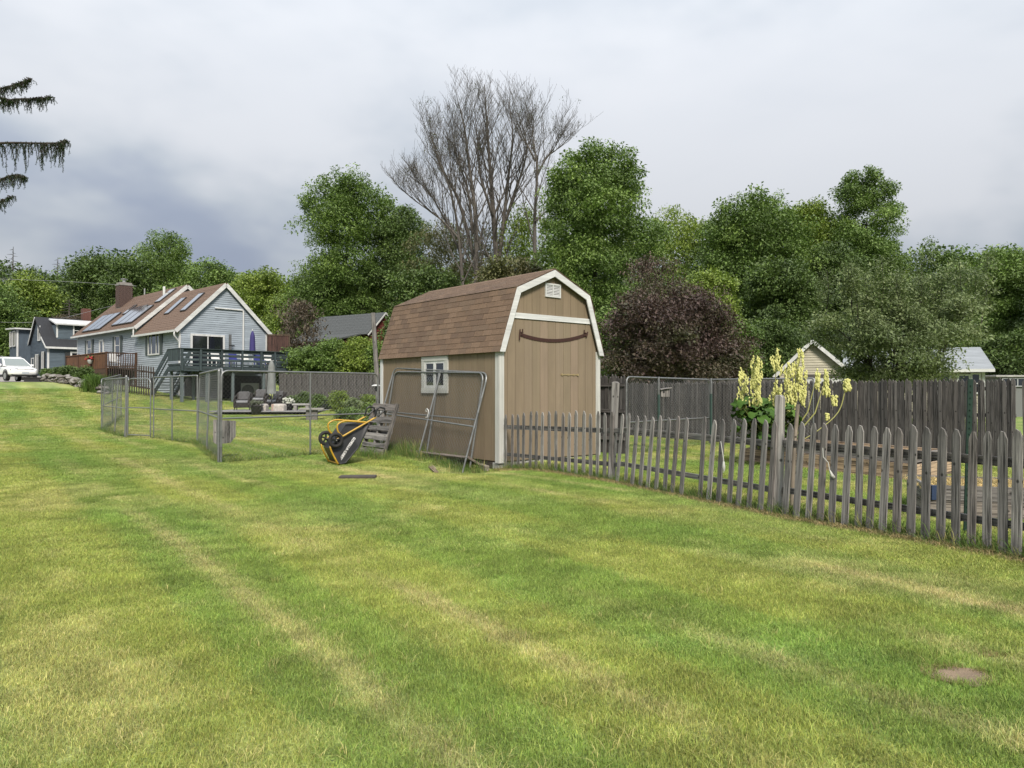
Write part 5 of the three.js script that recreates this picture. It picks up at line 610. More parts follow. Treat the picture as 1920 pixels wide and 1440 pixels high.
// ---- white SUV ----
{
  const d = 51.5, cx = pxX(27, d), G = thing('white_suv', 'white compact SUV parked nose out on the gravel drive', 'car', ...P(cx, d - 0.2, 0.03).toArray(), 0.92); // nose towards +z
  const paint = M([0.74, 0.75, 0.75], 0.25, { phys: true, clearcoat: 1, clearcoatRoughness: 0.06 }), glass = M([0.05, 0.06, 0.06], 0.05, { phys: true, clearcoat: 1 }), glassL = M([0.16, 0.19, 0.18], 0.06, { phys: true, clearcoat: 1 }), dk = M([0.014, 0.014, 0.015], 0.5), lamp = M([0.10, 0.11, 0.12], 0.1, { metal: 0.5 });
  // lofted body: sections along z, each a rounded outline
  const sect = [[-2.18, 0.62, 0.42, 0.92], [-2.12, 0.80, 0.36, 1.02], [-1.7, 0.89, 0.30, 1.06], [-0.6, 0.905, 0.28, 1.05], [0.7, 0.905, 0.28, 1.03], [1.15, 0.90, 0.30, 1.00], [1.75, 0.87, 0.32, 0.92], [2.05, 0.80, 0.36, 0.84], [2.17, 0.62, 0.42, 0.74]];
  const loft = (S, n, f) => { const pos = [], idx = []; for (const s of S) for (let k = 0; k < n; k++) { const a = k / n * Math.PI * 2, c = Math.cos(a), e = Math.sin(a), p = 0.42; const [z, w, y0, y1] = s; pos.push(Math.sign(c) * Math.abs(c) ** p * w, (y0 + y1) / 2 + Math.sign(e) * Math.abs(e) ** p * (y1 - y0) / 2, z); } for (let i = 0; i < S.length - 1; i++) for (let k = 0; k < n; k++) { const a = i * n + k, b = i * n + (k + 1) % n; idx.push(a, b, a + n, b, b + n, a + n); } for (let k = 1; k < n - 1; k++) { idx.push(0, k + 1, k); const o = (S.length - 1) * n; idx.push(o, o + k, o + k + 1); } const g = new THREE.BufferGeometry(); g.setAttribute('position', new THREE.Float32BufferAttribute(pos, 3)); g.setIndex(idx); g.computeVertexNormals(); return g; };
  mesh('body', loft(sect, 36), paint, G);
  const cab = (y, zr, zf, w) => [V(-w, y, zr), V(w, y, zr), V(w, y, zf), V(-w, y, zf)], c0 = cab(1.0, -2.02, 1.02, 0.84), c1 = cab(1.56, -1.72, 0.12, 0.64), c2 = cab(1.66, -1.45, -0.2, 0.52); const cabQ = []; for (const [a, b] of [[c0, c1], [c1, c2]]) for (let i = 0; i < 4; i++) cabQ.push([a[i], a[(i + 1) % 4], b[(i + 1) % 4], b[i]]); cabQ.push([c2[0], c2[3], c2[2], c2[1]]); mesh('cabin', quads(cabQ), M([0.74, 0.75, 0.75], 0.25, { phys: true, clearcoat: 1, side: THREE.DoubleSide }), G);
  const inset = (a, b, c, e, m, off) => { const ctr = a.clone().add(b).add(c).add(e).multiplyScalar(0.25), n = b.clone().sub(a).cross(e.clone().sub(a)).normalize(); if (n.dot(ctr.clone().sub(V(0, 1.2, -0.5))) < 0) n.negate(); return quads([[a, b, c, e].map(p => p.clone().lerp(ctr, m).addScaledVector(n, off))]); };
  const dbl = (m) => { const c = m.clone(); c.side = THREE.DoubleSide; return c; };
  mesh('windshield', inset(c0[3], c0[2], c1[2], c1[3], 0.09, 0.012), dbl(glassL), G); mesh('rear_window', inset(c0[0], c0[1], c1[1], c1[0], 0.14, 0.012), dbl(glass), G);
  for (const s of [0, 1]) { const A = s ? [c0[1], c0[2], c1[2], c1[1]] : [c0[0], c0[3], c1[3], c1[0]], L = (i, j, t) => A[i].clone().lerp(A[j], t); for (const [t0, t1] of [[0.05, 0.33], [0.35, 0.62], [0.64, 0.93]]) mesh('side_window', inset(L(0, 1, t0), L(0, 1, t1), L(3, 2, t1), L(3, 2, t0), 0.10, 0.012), dbl(glass), G);
    const sx = s ? 1 : -1; mesh('mirror', rbox(0.22, 0.15, 0.12, 0.05, sx * 0.98, 1.08, 0.62), paint, G); mesh('headlight', at(rbox(0.44, 0.16, 0.10, 0.04, 0, 0, 0), sx * 0.60, 0.74, 2.045, -0.25, sx * 0.32, sx * 0.06), lamp, G); mesh('fog_light', at(rbox(0.34, 0.13, 0.06, 0.03), sx * 0.60, 0.46, 2.085, 0, sx * 0.3, 0), dk, G); mesh('roof_rail', pipe([V(sx * 0.58, 1.62, -1.5), V(sx * 0.57, 1.70, -1.3), V(sx * 0.55, 1.71, -0.3), V(sx * 0.56, 1.64, -0.05)], 0.018, 6), mat.steel, G);
    for (const z of [1.32, -1.3]) { const w = new THREE.Group(); w.name = 'wheel'; w.position.set(sx * 0.80, 0.33, z); G.add(w); mesh('tyre', cyl(0.335, 0.335, 0.22, 0, 0, 0, 24, 0, 0, Math.PI / 2), mat.rubber, w); mesh('rim', cyl(0.22, 0.22, 0.232, 0, 0, 0, 16, 0, 0, Math.PI / 2), mat.steel, w); mesh('wheel_arch', at(new THREE.TorusGeometry(0.385, 0.045, 6, 20, Math.PI), sx * 0.075, 0.02, 0, 0, Math.PI / 2, 0), dk, w); } }
  mesh('grille', [rbox(0.98, 0.09, 0.06, 0.02, 0, 0.755, 2.115), rbox(1.2, 0.05, 0.06, 0.02, 0, 0.675, 2.13)], dk, G); mesh('grille_bar', [rbox(0.96, 0.014, 0.03, 0.005, 0, 0.715, 2.15)], mat.steel, G);
  mesh('emblem', [at(new THREE.TorusGeometry(0.075, 0.012, 6, 20), 0, 0.735, 2.155), ...[[-0.05, 0.045, -0.022, -0.05], [-0.022, -0.05, 0, 0.0], [0, 0, 0.022, -0.05], [0.022, -0.05, 0.05, 0.045]].map(([a, b, c, e]) => beam(V(a, 0.735 + b, 2.158), V(c, 0.735 + e, 2.158), 0.014, 0.01))], mat.steel, G);
  mesh('licence_plate', rbox(0.42, 0.14, 0.02, 0.006, 0.02, 0.54, 2.17), M([0.42, 0.46, 0.5], 0.5), G); mesh('lower_bumper', rbox(1.5, 0.14, 0.12, 0.04, 0, 0.36, 2.06), dk, G); mesh('rocker', [bx(-0.92, -0.86, 0.26, 0.42, -1.0, 1.0), bx(0.86, 0.92, 0.26, 0.42, -1.0, 1.0)], dk, G);
  const bd = 49.6, bl = thing('low_black_trailer', 'low black flat item lying before the SUV bumper', 'trailer', ...P(pxX(62, bd), bd, 0.0).toArray(), 0.05); mesh('bed', rbox(1.25, 0.2, 0.5, 0.04, 0, 0.2, 0), M([0.014, 0.013, 0.013], 0.9, { map: mott1 }), bl); mesh('edge', rbox(1.0, 0.14, 0.3, 0.04, 0.05, 0.07, 0.12), mat.black, bl);
}
// ---- dry stone wall: every stone ----
{ const G = thing('stone_wall', 'low dry stone wall edging the garden bed by the drive', 'wall'), q = rng(14), st = [[0.20, 0.185, 0.165], [0.27, 0.25, 0.225], [0.14, 0.125, 0.115], [0.34, 0.33, 0.31]].map(c => M(c, 0.95, { map: mottFine })), gs = [0, 1, 2].map(i => { const g = new THREE.IcosahedronGeometry(1, 1), p = g.attributes.position, c = {}; for (let k = 0; k < p.count; k++) { const key = [p.getX(k), p.getY(k), p.getZ(k)].map(v => v.toFixed(3)).join(); c[key] ??= 0.75 + 0.4 * q(); p.setXYZ(k, p.getX(k) * c[key], p.getY(k) * c[key], p.getZ(k) * c[key]); } g.computeVertexNormals(); return geo(g); });
  const path = [[pxX(84, 49.8), 49.8], [pxX(120, 48.2), 48.2], [pxX(150, 46.0), 46.0], [pxX(196, 43.2), 43.2]]; for (let i = 0; i < 230; i++) { const t = q() * 3, k = Math.min(2, Math.floor(t)), p = along(path[k], path[k + 1], t - k), m = new THREE.Mesh(gs[i % 3], st[i < 30 && t < 1 ? 3 : Math.floor(q() * 3.6)]); m.name = 'stone'; m.castShadow = m.receiveShadow = true; const s = 0.08 + 0.11 * q(); m.scale.set(s * 1.4, s * 0.6, s); m.position.copy(P(p[0] + (q() - 0.5) * 0.35, p[1] + (q() - 0.5) * 0.35, 0.04 + 0.42 * q())); m.rotation.set(q() * 0.5, q() * 6, q() * 0.5); G.add(m); } }
// ---- red barn ----
{ const d = 60, x = pxX(692, d), B = elev(x, d), G = thing('red_barn', 'small red barn with grey roof behind the hedge', 'barn', x, B, -d, 1.0), y = e => e - B, red = M([0.13, 0.022, 0.016], 0.85, { map: streakMap }), W = 3.4, L = 7.5, e0 = y(6.45), pk = y(7.85); mesh('wall', poly([[0, -1], [W, -1], [W, e0], [W / 2, pk], [0, e0]], L).translate(0, 0, -L), red, G); mesh('siding', clap(0, W, -1, pk - 0.05, v => v <= e0 ? 0 : (v - e0) / (pk - e0) * W / 2, v => v <= e0 ? W : W - (v - e0) / (pk - e0) * W / 2, 0.2), red, G, 'x'); const gr = M([0.13, 0.145, 0.15], 0.9, { map: gritMap }); roofSlope(G, -0.5, e0 - 0.45, W / 2, pk + 0.08, 0.25, -L - 0.2, gr); roofSlope(G, W + 0.4, e0 - 0.35, W / 2, pk + 0.08, 0.25, -L - 0.2, gr); mesh('rake_board', [beam(V(-0.4, e0 - 0.5, 0.26), V(W / 2, pk + 0.06, 0.26), 0.12, 0.03), beam(V(W + 0.4, e0 - 0.5, 0.26), V(W / 2, pk + 0.06, 0.26), 0.12, 0.03)], mat.white, G); windowPart(G, 2.1, y(6.0), 0.02, 0, 0.5, 0.9, { f: 0.06, hz: [0.5], mat: M([0.3, 0.3, 0.29]) });
  const L2 = new THREE.Group(); L2.name = 'lean_to'; G.add(L2); mesh('wall', bx(-3.2, -0.2, -1, y(5.5), -6.5, -0.6), red, L2); mesh('roof', beam(V(-1.9, y(5.75), -6.8), V(-1.9, y(5.75), -0.4), 3.4, 0.12, V(1, 0.22, 0).normalize()), gr, L2, 'x'); }
// ---- cream house beyond the stockade ----
{ const d = 42, x = pxX(1462, d), G = thing('cream_house', 'cream clapboard house with pale metal roof behind the fence', 'house', x, 0, -d, -0.35), cr = M([0.56, 0.53, 0.42], 0.75, { map: streakMap }), rf = M([0.42, 0.45, 0.47], 0.4, { metal: 0.4, map: streakMap }), W = 3.6, e0 = 2.55, pk = 4.25; mesh('wall', poly([[0, -0.2], [W, -0.2], [W, e0], [W / 2 - 0.1, pk], [0, e0]], 8).translate(0, 0, -8), cr, G); mesh('siding', clap(0, W, 0, pk - 0.05, v => v <= e0 ? 0 : (v - e0) / (pk - e0) * (W / 2 - 0.1), v => v <= e0 ? W : W - (v - e0) / (pk - e0) * W / 2, 0.14), cr, G, 'x'); roofSlope(G, -0.3, e0 - 0.22, W / 2 - 0.1, pk + 0.06, 0.3, -8.2, rf); roofSlope(G, W + 0.3, e0 - 0.22, W / 2 - 0.1, pk + 0.06, 0.3, -8.2, rf); mesh('rake_board', [beam(V(-0.32, e0 - 0.3, 0.31), V(W / 2 - 0.1, pk, 0.31), 0.18, 0.04), beam(V(W + 0.32, e0 - 0.3, 0.31), V(W / 2 - 0.1, pk, 0.31), 0.18, 0.04)], mat.white, G); mesh('porch_beam', bx(0.3, W, 2.2, 2.42, 0.03, 0.12), M([0.06, 0.055, 0.05]), G, 'x'); mesh('band', bx(-0.4, W + 0.2, 1.9, 2.2, 0.03, 0.2), mat.white, G, 'x');
  const wg = new THREE.Group(); wg.name = 'long_wing'; G.add(wg); mesh('wall', bx(W + 0.01, 10.2, -0.2, 2.62, -7.0, -1.2), cr, wg); mesh('siding', clap(W + 0.01, 10.2, 0, 2.62, null, null, 0.14).translate(0, 0, -1.2), cr, wg, 'x'); mesh('roof', beam(V(W - 0.2, 3.27, -2.3), V(10.6, 3.27, -2.3), 3.4, 0.1, V(0, 1.25, -3).normalize()), rf, wg, 'x'); mesh('eave_board', bx(W, 10.6, 2.50, 2.66, -0.78, -0.7), mat.white, wg, 'x'); windowPart(wg, 8.3, 1.85, -1.18, 0, 0.55, 1.0, { hz: [0.5] }); windowPart(wg, 9.8, 1.9, -1.18, 0, 0.3, 0.95, { hz: [0.5] }); windowPart(wg, 9.25, 1.3, -1.18, 0, 0.45, 2.0, { name: 'door', f: 0.1 }); mesh('corner_board', bx(10.1, 10.24, 0, 2.5, -1.22, -1.14), mat.white, wg);
  const dn = thing('garden_shelter', 'low grey shelter roof past the cream house', 'shelter', pxX(1790 + 90, 44), 0, -44, 0.1); mesh('roof', rbox(2.4, 0.12, 2, 0.03, 0, 2.35, 0), mat.concretePale, dn); mesh('wall', bx(-1.1, 1.1, 0, 2.3, -0.9, 0.8), M([0.13, 0.14, 0.14], 0.8), dn); windowPart(dn, 0, 2.0, 0.81, 0, 1.4, 0.4, { f: 0.05, v: [0.33, 0.66], mat: M([0.3, 0.32, 0.33]) });
  const bf = stockade('stockade_fence', 'farther grey board fence glimpsed behind yellow plumes', [7.0, 30.5], [11.4, 29.0], 2.02, rng(5), { bulk: true, w: 0.14, mats: greys }); }
// =====================================================================================
// TREES AND SHRUBS
function clumpGeo(n, leaf, seed, flat = 0.35, narrow = 0.55) {
  const q = rng(seed), pos = [], idx = [], vc = []; const d = new THREE.Vector3(), u = new THREE.Vector3(), w = new THREE.Vector3();
  for (let i = 0; i < n; i++) {
    const a = q() * 6.283, c = q() * 2 - 1, r = Math.cbrt(0.15 + 0.85 * q()), s = Math.sqrt(1 - c * c), x = Math.cos(a) * s * r, y = c * r * 0.8, z = Math.sin(a) * s * r;
    d.set(q() - 0.5 + x * 0.4, (q() - 0.62) * 1.1, q() - 0.5 + z * 0.4).normalize(); u.set(q() - 0.5, flat + q(), q() - 0.5).normalize(); w.crossVectors(d, u).normalize(); const l = leaf * (0.65 + 0.7 * q()), h = l * narrow * 0.5, o = pos.length / 3; u.crossVectors(w, d);
    pos.push(x, y, z, x + d.x * l * 0.45 + w.x * h + u.x * h * 0.3, y + d.y * l * 0.45 + w.y * h + u.y * h * 0.3, z + d.z * l * 0.45 + w.z * h + u.z * h * 0.3, x + d.x * l, y + d.y * l, z + d.z * l, x + d.x * l * 0.45 - w.x * h + u.x * h * 0.3, y + d.y * l * 0.45 - w.y * h + u.y * h * 0.3, z + d.z * l * 0.45 - w.z * h + u.z * h * 0.3);
    idx.push(o, o + 1, o + 2, o, o + 2, o + 3); const t = 0.78 + 0.44 * q(); for (let k = 0; k < 4; k++) vc.push(t * (0.92 + 0.16 * q()), t, t);
  }
  const g = new THREE.BufferGeometry(); g.setAttribute('position', new THREE.Float32BufferAttribute(pos, 3)); g.setAttribute('color', new THREE.Float32BufferAttribute(vc, 3)); g.setIndex(idx); g.computeVertexNormals(); return g;
}
const CL = { broad: [clumpGeo(46, 0.34, 1), clumpGeo(46, 0.31, 2)], fine: [clumpGeo(46, 0.26, 3, 0.35, 0.5), clumpGeo(46, 0.24, 4, 0.35, 0.5)], apple: [clumpGeo(30, 0.40, 15, 0.5, 0.5), clumpGeo(26, 0.36, 16, 0.5, 0.5)], airy: [clumpGeo(16, 0.34, 5, 0.3, 0.6)], conifer: [clumpGeo(40, 0.5, 6, 0.2, 0.16)], tiny: [clumpGeo(30, 0.5, 7, 0.3, 0.45)] };
const crownMat = leafMat({ transmission: 0.45, roughness: 0.6, specularIntensity: 0.6, vertexColors: true });
function crown(parent, lobes, n, cs, kind, pal, q, o = {}) {
  const g = CL[kind][Math.floor(q() * CL[kind].length)], wts = lobes.map(l => Math.pow(l[3] * l[4] * l[5], 0.55)), tot = wts.reduce((a, b) => a + b, 0), list = [], tones = lobes.map(() => q());
  for (let i = 0; i < n; i++) {
    let t = q() * tot, k = 0; while (t > wts[k] && k < lobes.length - 1) t -= wts[k++]; const L = lobes[k], a = q() * 6.283, c = q() * 2 - 1 + (o.up ?? 0.15), cc = Math.max(-1, Math.min(1, c)), s = Math.sqrt(1 - cc * cc), spray = q() < 0.12, r = spray ? 1 + 0.28 * q() : (o.inner ?? 0.45) + (1 - (o.inner ?? 0.45)) * Math.sqrt(q());
    const bump = 0.68 + 0.66 * vn(a * 1.6 + k * 5, cc * 3 + k * 3, 3), x = L[0] + Math.cos(a) * s * r * L[3] * bump, y = L[1] + cc * r * L[4] * bump, z = L[2] + Math.sin(a) * s * r * L[5] * bump; if (y < (o.floor ?? -1e9)) continue;
    const mixv = Math.min(1, Math.max(0, 0.55 * tones[k] + 0.45 * q())), f = pal.length - 1, p0 = Math.min(f - 1, Math.floor(mixv * f)), col0 = mix3(pal[p0], pal[p0 + 1], mixv * f - p0), j = 0.85 + 0.3 * q(), sc = cs * (0.5 + 0.85 * q()) * (spray ? 0.6 : 1);
    list.push([x, y, z, sc, sc * (0.8 + 0.3 * q()), q() * 6.283, col0[0] * j, col0[1] * j, col0[2] * j, (q() - 0.5) * 0.7, (q() - 0.5) * 0.7]);
  }
  return scatter('crown', null, g, crownMat, list, parent);
}
const bark = M([0.075, 0.065, 0.055], 0.95, { map: woodMap, bumpMap: woodB, bumpScale: 0.03 }), barkGrey = M([0.128, 0.115, 0.102], 0.95, { map: woodMap, bumpMap: woodB, bumpScale: 0.02 });
const PAL = { mid: [[0.086, 0.145, 0.029], [0.141, 0.231, 0.044], [0.208, 0.307, 0.062]], dark: [[0.057, 0.101, 0.022], [0.099, 0.164, 0.034], [0.146, 0.222, 0.046]], bright: [[0.140, 0.213, 0.031], [0.213, 0.300, 0.045], [0.273, 0.352, 0.059]], grey: [[0.125, 0.173, 0.068], [0.185, 0.246, 0.096], [0.254, 0.316, 0.139]], purple: [[0.070, 0.042, 0.036], [0.112, 0.072, 0.062], [0.112, 0.094, 0.056], [0.078, 0.098, 0.036]], olive: [[0.098, 0.113, 0.035], [0.148, 0.158, 0.052], [0.166, 0.148, 0.077]], spruce: [[0.027, 0.044, 0.019], [0.046, 0.069, 0.029]], brown: [[0.105, 0.084, 0.054], [0.141, 0.113, 0.077]] };
function tree(name, label, px, top, wpx, d, bot, o = {}) {
  if (!o.shrub) wpx *= 1.14; const q = rng(Math.round(px * 7 + d * 13 + top)), x = pxX(px, d), G0 = elev(x, d), H = pyY(top, d) - G0, Rw = wpx / 2 / F * d, cb = Math.max(o.shrub ? -0.2 : 0.6, pyY(bot, d) - G0), G = thing(name, label, o.shrub ? 'shrub' : 'tree', x, G0, -d, 0, o.group), lobes = [], m = Math.round((o.lobes ?? 14) * 2.2), ch = H - cb;
  const env = t => Rw * Math.sqrt(Math.max(0.02, 1 - ((t - (o.belly ?? 0.33)) / (o.reach ?? 0.72)) ** 2));
  for (let i = 0; i < m; i++) { const t = (i + 0.5) / m * 0.86 + 0.05, a = i * 2.4 + q(), e = env(t), lr = Math.min(Rw * 0.44, ch * 0.26) * (0.42 + 0.58 * q()), rad = Math.max(0, e - lr * 0.75) * Math.sqrt(0.15 + 0.85 * q()) * (0.85 + 0.28 * q()); lobes.push([Math.cos(a) * rad, cb + ch * t, Math.sin(a) * rad * 0.9, lr * 1.15, Math.min(lr * 0.52, ch * 0.16), lr * 1.15]); }
  lobes.push([(q() - 0.5) * Rw * 0.3, H - ch * 0.12, 0, Rw * 0.28, ch * 0.11, Rw * 0.28]);
  if (!o.shrub && (o.n ?? 700) >= 600) for (let i = 0; i < 9; i++) { const u = -0.75 + 1.5 * (i + q() * 0.6) / 9, hy = cb + ch * Math.min(1, 0.45 + 0.56 * Math.sqrt(Math.max(0, 1 - u * u))); for (let k = 0; k < 3; k++) lobes.push([u * Rw * 0.9, hy + (k - 1.2) * Rw * 0.1, (q() - 0.5) * Rw * 0.7, Rw * 0.07, Rw * 0.11, Rw * 0.07]); }
  if (!o.shrub) {
    const tr = Math.max(0.12, H * 0.016), top2 = cb + ch * 0.72, tp = [V(0, -0.3, 0), V(0.1 * q(), cb, 0.1 * q()), V((q() - 0.5) * Rw * 0.2, cb + ch * 0.4, 0), V((q() - 0.5) * Rw * 0.25, top2, 0)]; const cv = new THREE.CatmullRomCurve3(tp).getPoints(10);
    const tk = mesh('trunk', pipe(cv, cv.map((_, i) => tr * (1.25 - 1.1 * i / 10)), 8), o.bark ?? bark, G); const lim = []; for (const L of lobes.slice(0, o.limbs ?? 10)) { const s = Math.min(0.92, Math.max(0.12, (L[1] - ch * 0.16) / top2)), i = Math.min(9, Math.floor(s * 10)), a = cv[i].clone().lerp(cv[i + 1], s * 10 - i), b = V(L[0], L[1], L[2]); lim.push(pipe([a, a.clone().lerp(b, 0.5).add(V(0, -0.06 * a.distanceTo(b), 0)), b], [tr * 0.42, tr * 0.28, tr * 0.1], 5, false)); } if (lim.length) stuff(mesh('limbs', lim, o.bark ?? bark, G));
  } else stuff(mesh('stems', lobes.slice(0, 8).map(L => pipe([V(L[0] * 0.2, -0.1, L[2] * 0.2), V(L[0] * 0.6, L[1] * 0.5, L[2] * 0.6), V(L[0], L[1], L[2])], [0.04, 0.03, 0.01], 5, false)), bark, G));
  crown(G, lobes, o.n ?? 700, o.cs ?? 0.6, o.kind ?? 'broad', o.pal ?? PAL.mid, q, { floor: o.shrub ? 0.05 : undefined, inner: o.inner, up: o.up });
  return G;
}
// ---- far wooded hill and backdrop rows ----
{
  const q = rng(2025), far = (px, top, w, d, pal, n = 300, lab) => tree('hill_tree', lab ?? 'leafy tree in the far wooded backdrop', px, top, w, d, 640, { n, cs: 1.15 * d / 100, kind: 'broad', pal, lobes: 9, limbs: 0, group: lab ? undefined : 'trees of the far wooded backdrop', inner: 0.4 });
  const skyline = [[-70, 500], [0, 495], [120, 495], [200, 478], [300, 470], [360, 490], [420, 508], [480, 515], [560, 528], [640, 500], [760, 470], [860, 500], [960, 505], [1060, 470], [1200, 430], [1300, 430], [1420, 420], [1560, 420], [1680, 470], [1800, 500], [1900, 500], [2000, 490]];
  const sky = px => { for (let i = 0; i < skyline.length - 1; i++) if (px <= skyline[i + 1][0]) return lerp(skyline[i][1], skyline[i + 1][1], (px - skyline[i][0]) / (skyline[i + 1][0] - skyline[i][0])); return 500; };
  for (let px = -60; px < 2000; px += 62) far(px + (q() - 0.5) * 30, sky(px) - (px > 1000 ? 30 : 4) + q() * 24, 135 + q() * 45, 112 + q() * 16, [PAL.mid, PAL.dark, PAL.bright, PAL.dark][Math.floor(q() * 4)], 260);
  for (let px = -40; px < 2000; px += 74) { if (px > 60 && px < 330) continue; far(px + (q() - 0.5) * 34, Math.max(525, sky(px) + 40 + q() * 30), 135 + q() * 40, 86 + q() * 10, [PAL.dark, PAL.mid, PAL.dark][Math.floor(q() * 3)], 260); }
}
tree('maple_tree', 'bright green rounded tree left of the grey house', 55, 528, 130, 88, 690, { n: 800, cs: 0.9, pal: PAL.bright });
tree('maple_tree', 'green tree at the far edge behind the SUV', -8, 548, 110, 80, 700, { n: 700, cs: 0.8, pal: PAL.mid });
tree('maple_tree', 'dark broad tree behind the blue house chimney', 185, 490, 150, 96, 640, { n: 900, cs: 0.95, pal: PAL.dark });
tree('maple_tree', 'airy maple rising highest behind the blue house', 308, 447, 118, 96, 610, { n: 700, cs: 0.75, pal: PAL.mid, inner: 0.2 });
tree('maple_tree', 'dark tree filling behind the blue house ridge', 245, 500, 120, 92, 650, { n: 700, cs: 0.9, pal: PAL.dark });
tree('maple_tree', 'green tree behind the blue gable peak', 395, 503, 110, 94, 650, { n: 700, cs: 0.85, pal: PAL.mid });
tree('maple_tree', 'light yellow green tree behind the privacy screen', 492, 517, 130, 82, 690, { n: 900, cs: 0.75, pal: PAL.bright });
tree('maple_tree', 'light green tree low beside the bare brown thicket', 545, 560, 100, 76, 690, { n: 600, cs: 0.7, pal: PAL.bright });
tree('ash_tree', 'tall spreading green tree behind the red barn', 652, 342, 205, 74, 640, { n: 2600, cs: 0.62, pal: PAL.mid, lobes: 20, inner: 0.3, belly: 0.30 });
tree('ash_tree', 'dense dark tree between barn and bare trees', 752, 402, 130, 74, 650, { n: 1500, cs: 0.6, pal: PAL.dark, lobes: 16 });
tree('ash_tree', 'low green tree hugging the red barn roof', 615, 510, 130, 75, 660, { n: 1100, cs: 0.6, pal: PAL.dark, lobes: 12 });
tree('ash_tree', 'thin olive tree under the bare trunks', 830, 430, 160, 66, 640, { n: 1100, cs: 0.6, kind: 'airy', pal: PAL.olive, inner: 0.1 });
tree('ash_tree', 'thin light green sapling behind the shed roof', 985, 400, 120, 58, 640, { n: 900, cs: 0.6, kind: 'airy', pal: PAL.bright, inner: 0.1 });
tree('ash_tree', 'low dark understory tree directly behind the shed roof', 800, 520, 160, 52, 660, { n: 900, cs: 0.55, pal: PAL.dark });
tree('ash_tree', 'low mixed understory tree behind the shed gable', 960, 500, 150, 50, 650, { n: 900, cs: 0.55, pal: PAL.olive });
tree('ash_tree', 'thin yellowing tree among the bare trunks', 905, 440, 150, 62, 650, { n: 900, cs: 0.55, kind: 'airy', pal: PAL.olive, inner: 0.1 });
tree('maple_tree', 'big dense dark green maple beside the shed gable', 1124, 290, 215, 46, 690, { n: 3200, cs: 0.50, pal: PAL.mid, lobes: 24, belly: 0.36, reach: 0.70, inner: 0.4 });
tree('maple_tree', 'light green tree filling gap right of the maple', 1262, 400, 120, 64, 650, { n: 800, cs: 0.6, kind: 'airy', pal: PAL.bright, inner: 0.2 });
tree('maple_tree', 'large dark rounded tree above the purple leaf tree', 1415, 386, 245, 60, 700, { n: 2900, cs: 0.62, pal: PAL.mid, lobes: 22 });
tree('maple_tree', 'dark green tree at the cream house gable', 1470, 500, 150, 52, 720, { n: 1500, cs: 0.55, pal: PAL.dark });
tree('maple_tree', 'bright crowned tree between two taller trees', 1520, 392, 130, 68, 640, { n: 1200, cs: 0.65, pal: PAL.bright });
tree('maple_tree', 'tall narrow maple rising over the right tree line', 1622, 333, 132, 66, 620, { n: 1500, cs: 0.62, pal: PAL.mid, inner: 0.3 });
tree('maple_tree', 'dark green tree behind the spreading apple tree', 1560, 470, 150, 60, 690, { n: 1300, cs: 0.6, pal: PAL.dark });
tree('maple_tree', 'dense green tree right of the cream house', 1890, 482, 150, 50, 720, { n: 1500, cs: 0.55, pal: PAL.mid });
tree('maple_tree', 'green tree behind the cream house wing', 1790, 520, 170, 64, 700, { n: 1300, cs: 0.65, pal: PAL.mid });
tree('maple_tree', 'dark tree beyond the end of the stockade fence', 2010, 500, 170, 46, 720, { n: 1000, cs: 0.55, pal: PAL.dark });
tree('plum_tree', 'purple leaved tree behind the stockade fence', 1262, 556, 256, 33, 722, { n: 2500, cs: 0.38, inner: 0.2, kind: 'apple', pal: PAL.purple, lobes: 26, belly: 0.35, reach: 0.75 });
tree('plum_tree', 'thin purple brown tree rising above its neighbour', 1225, 480, 130, 35, 620, { n: 430, cs: 0.36, kind: 'airy', pal: PAL.purple, inner: 0.1 });
tree('maple_tree', 'young light green tree poking through the purple leaves', 1330, 518, 110, 37, 640, { n: 700, cs: 0.4, pal: PAL.bright });
tree('lilac_shrub', 'green shrub at the right edge of the purple tree', 1378, 600, 90, 34.5, 720, { shrub: 1, n: 700, cs: 0.36, pal: PAL.mid });
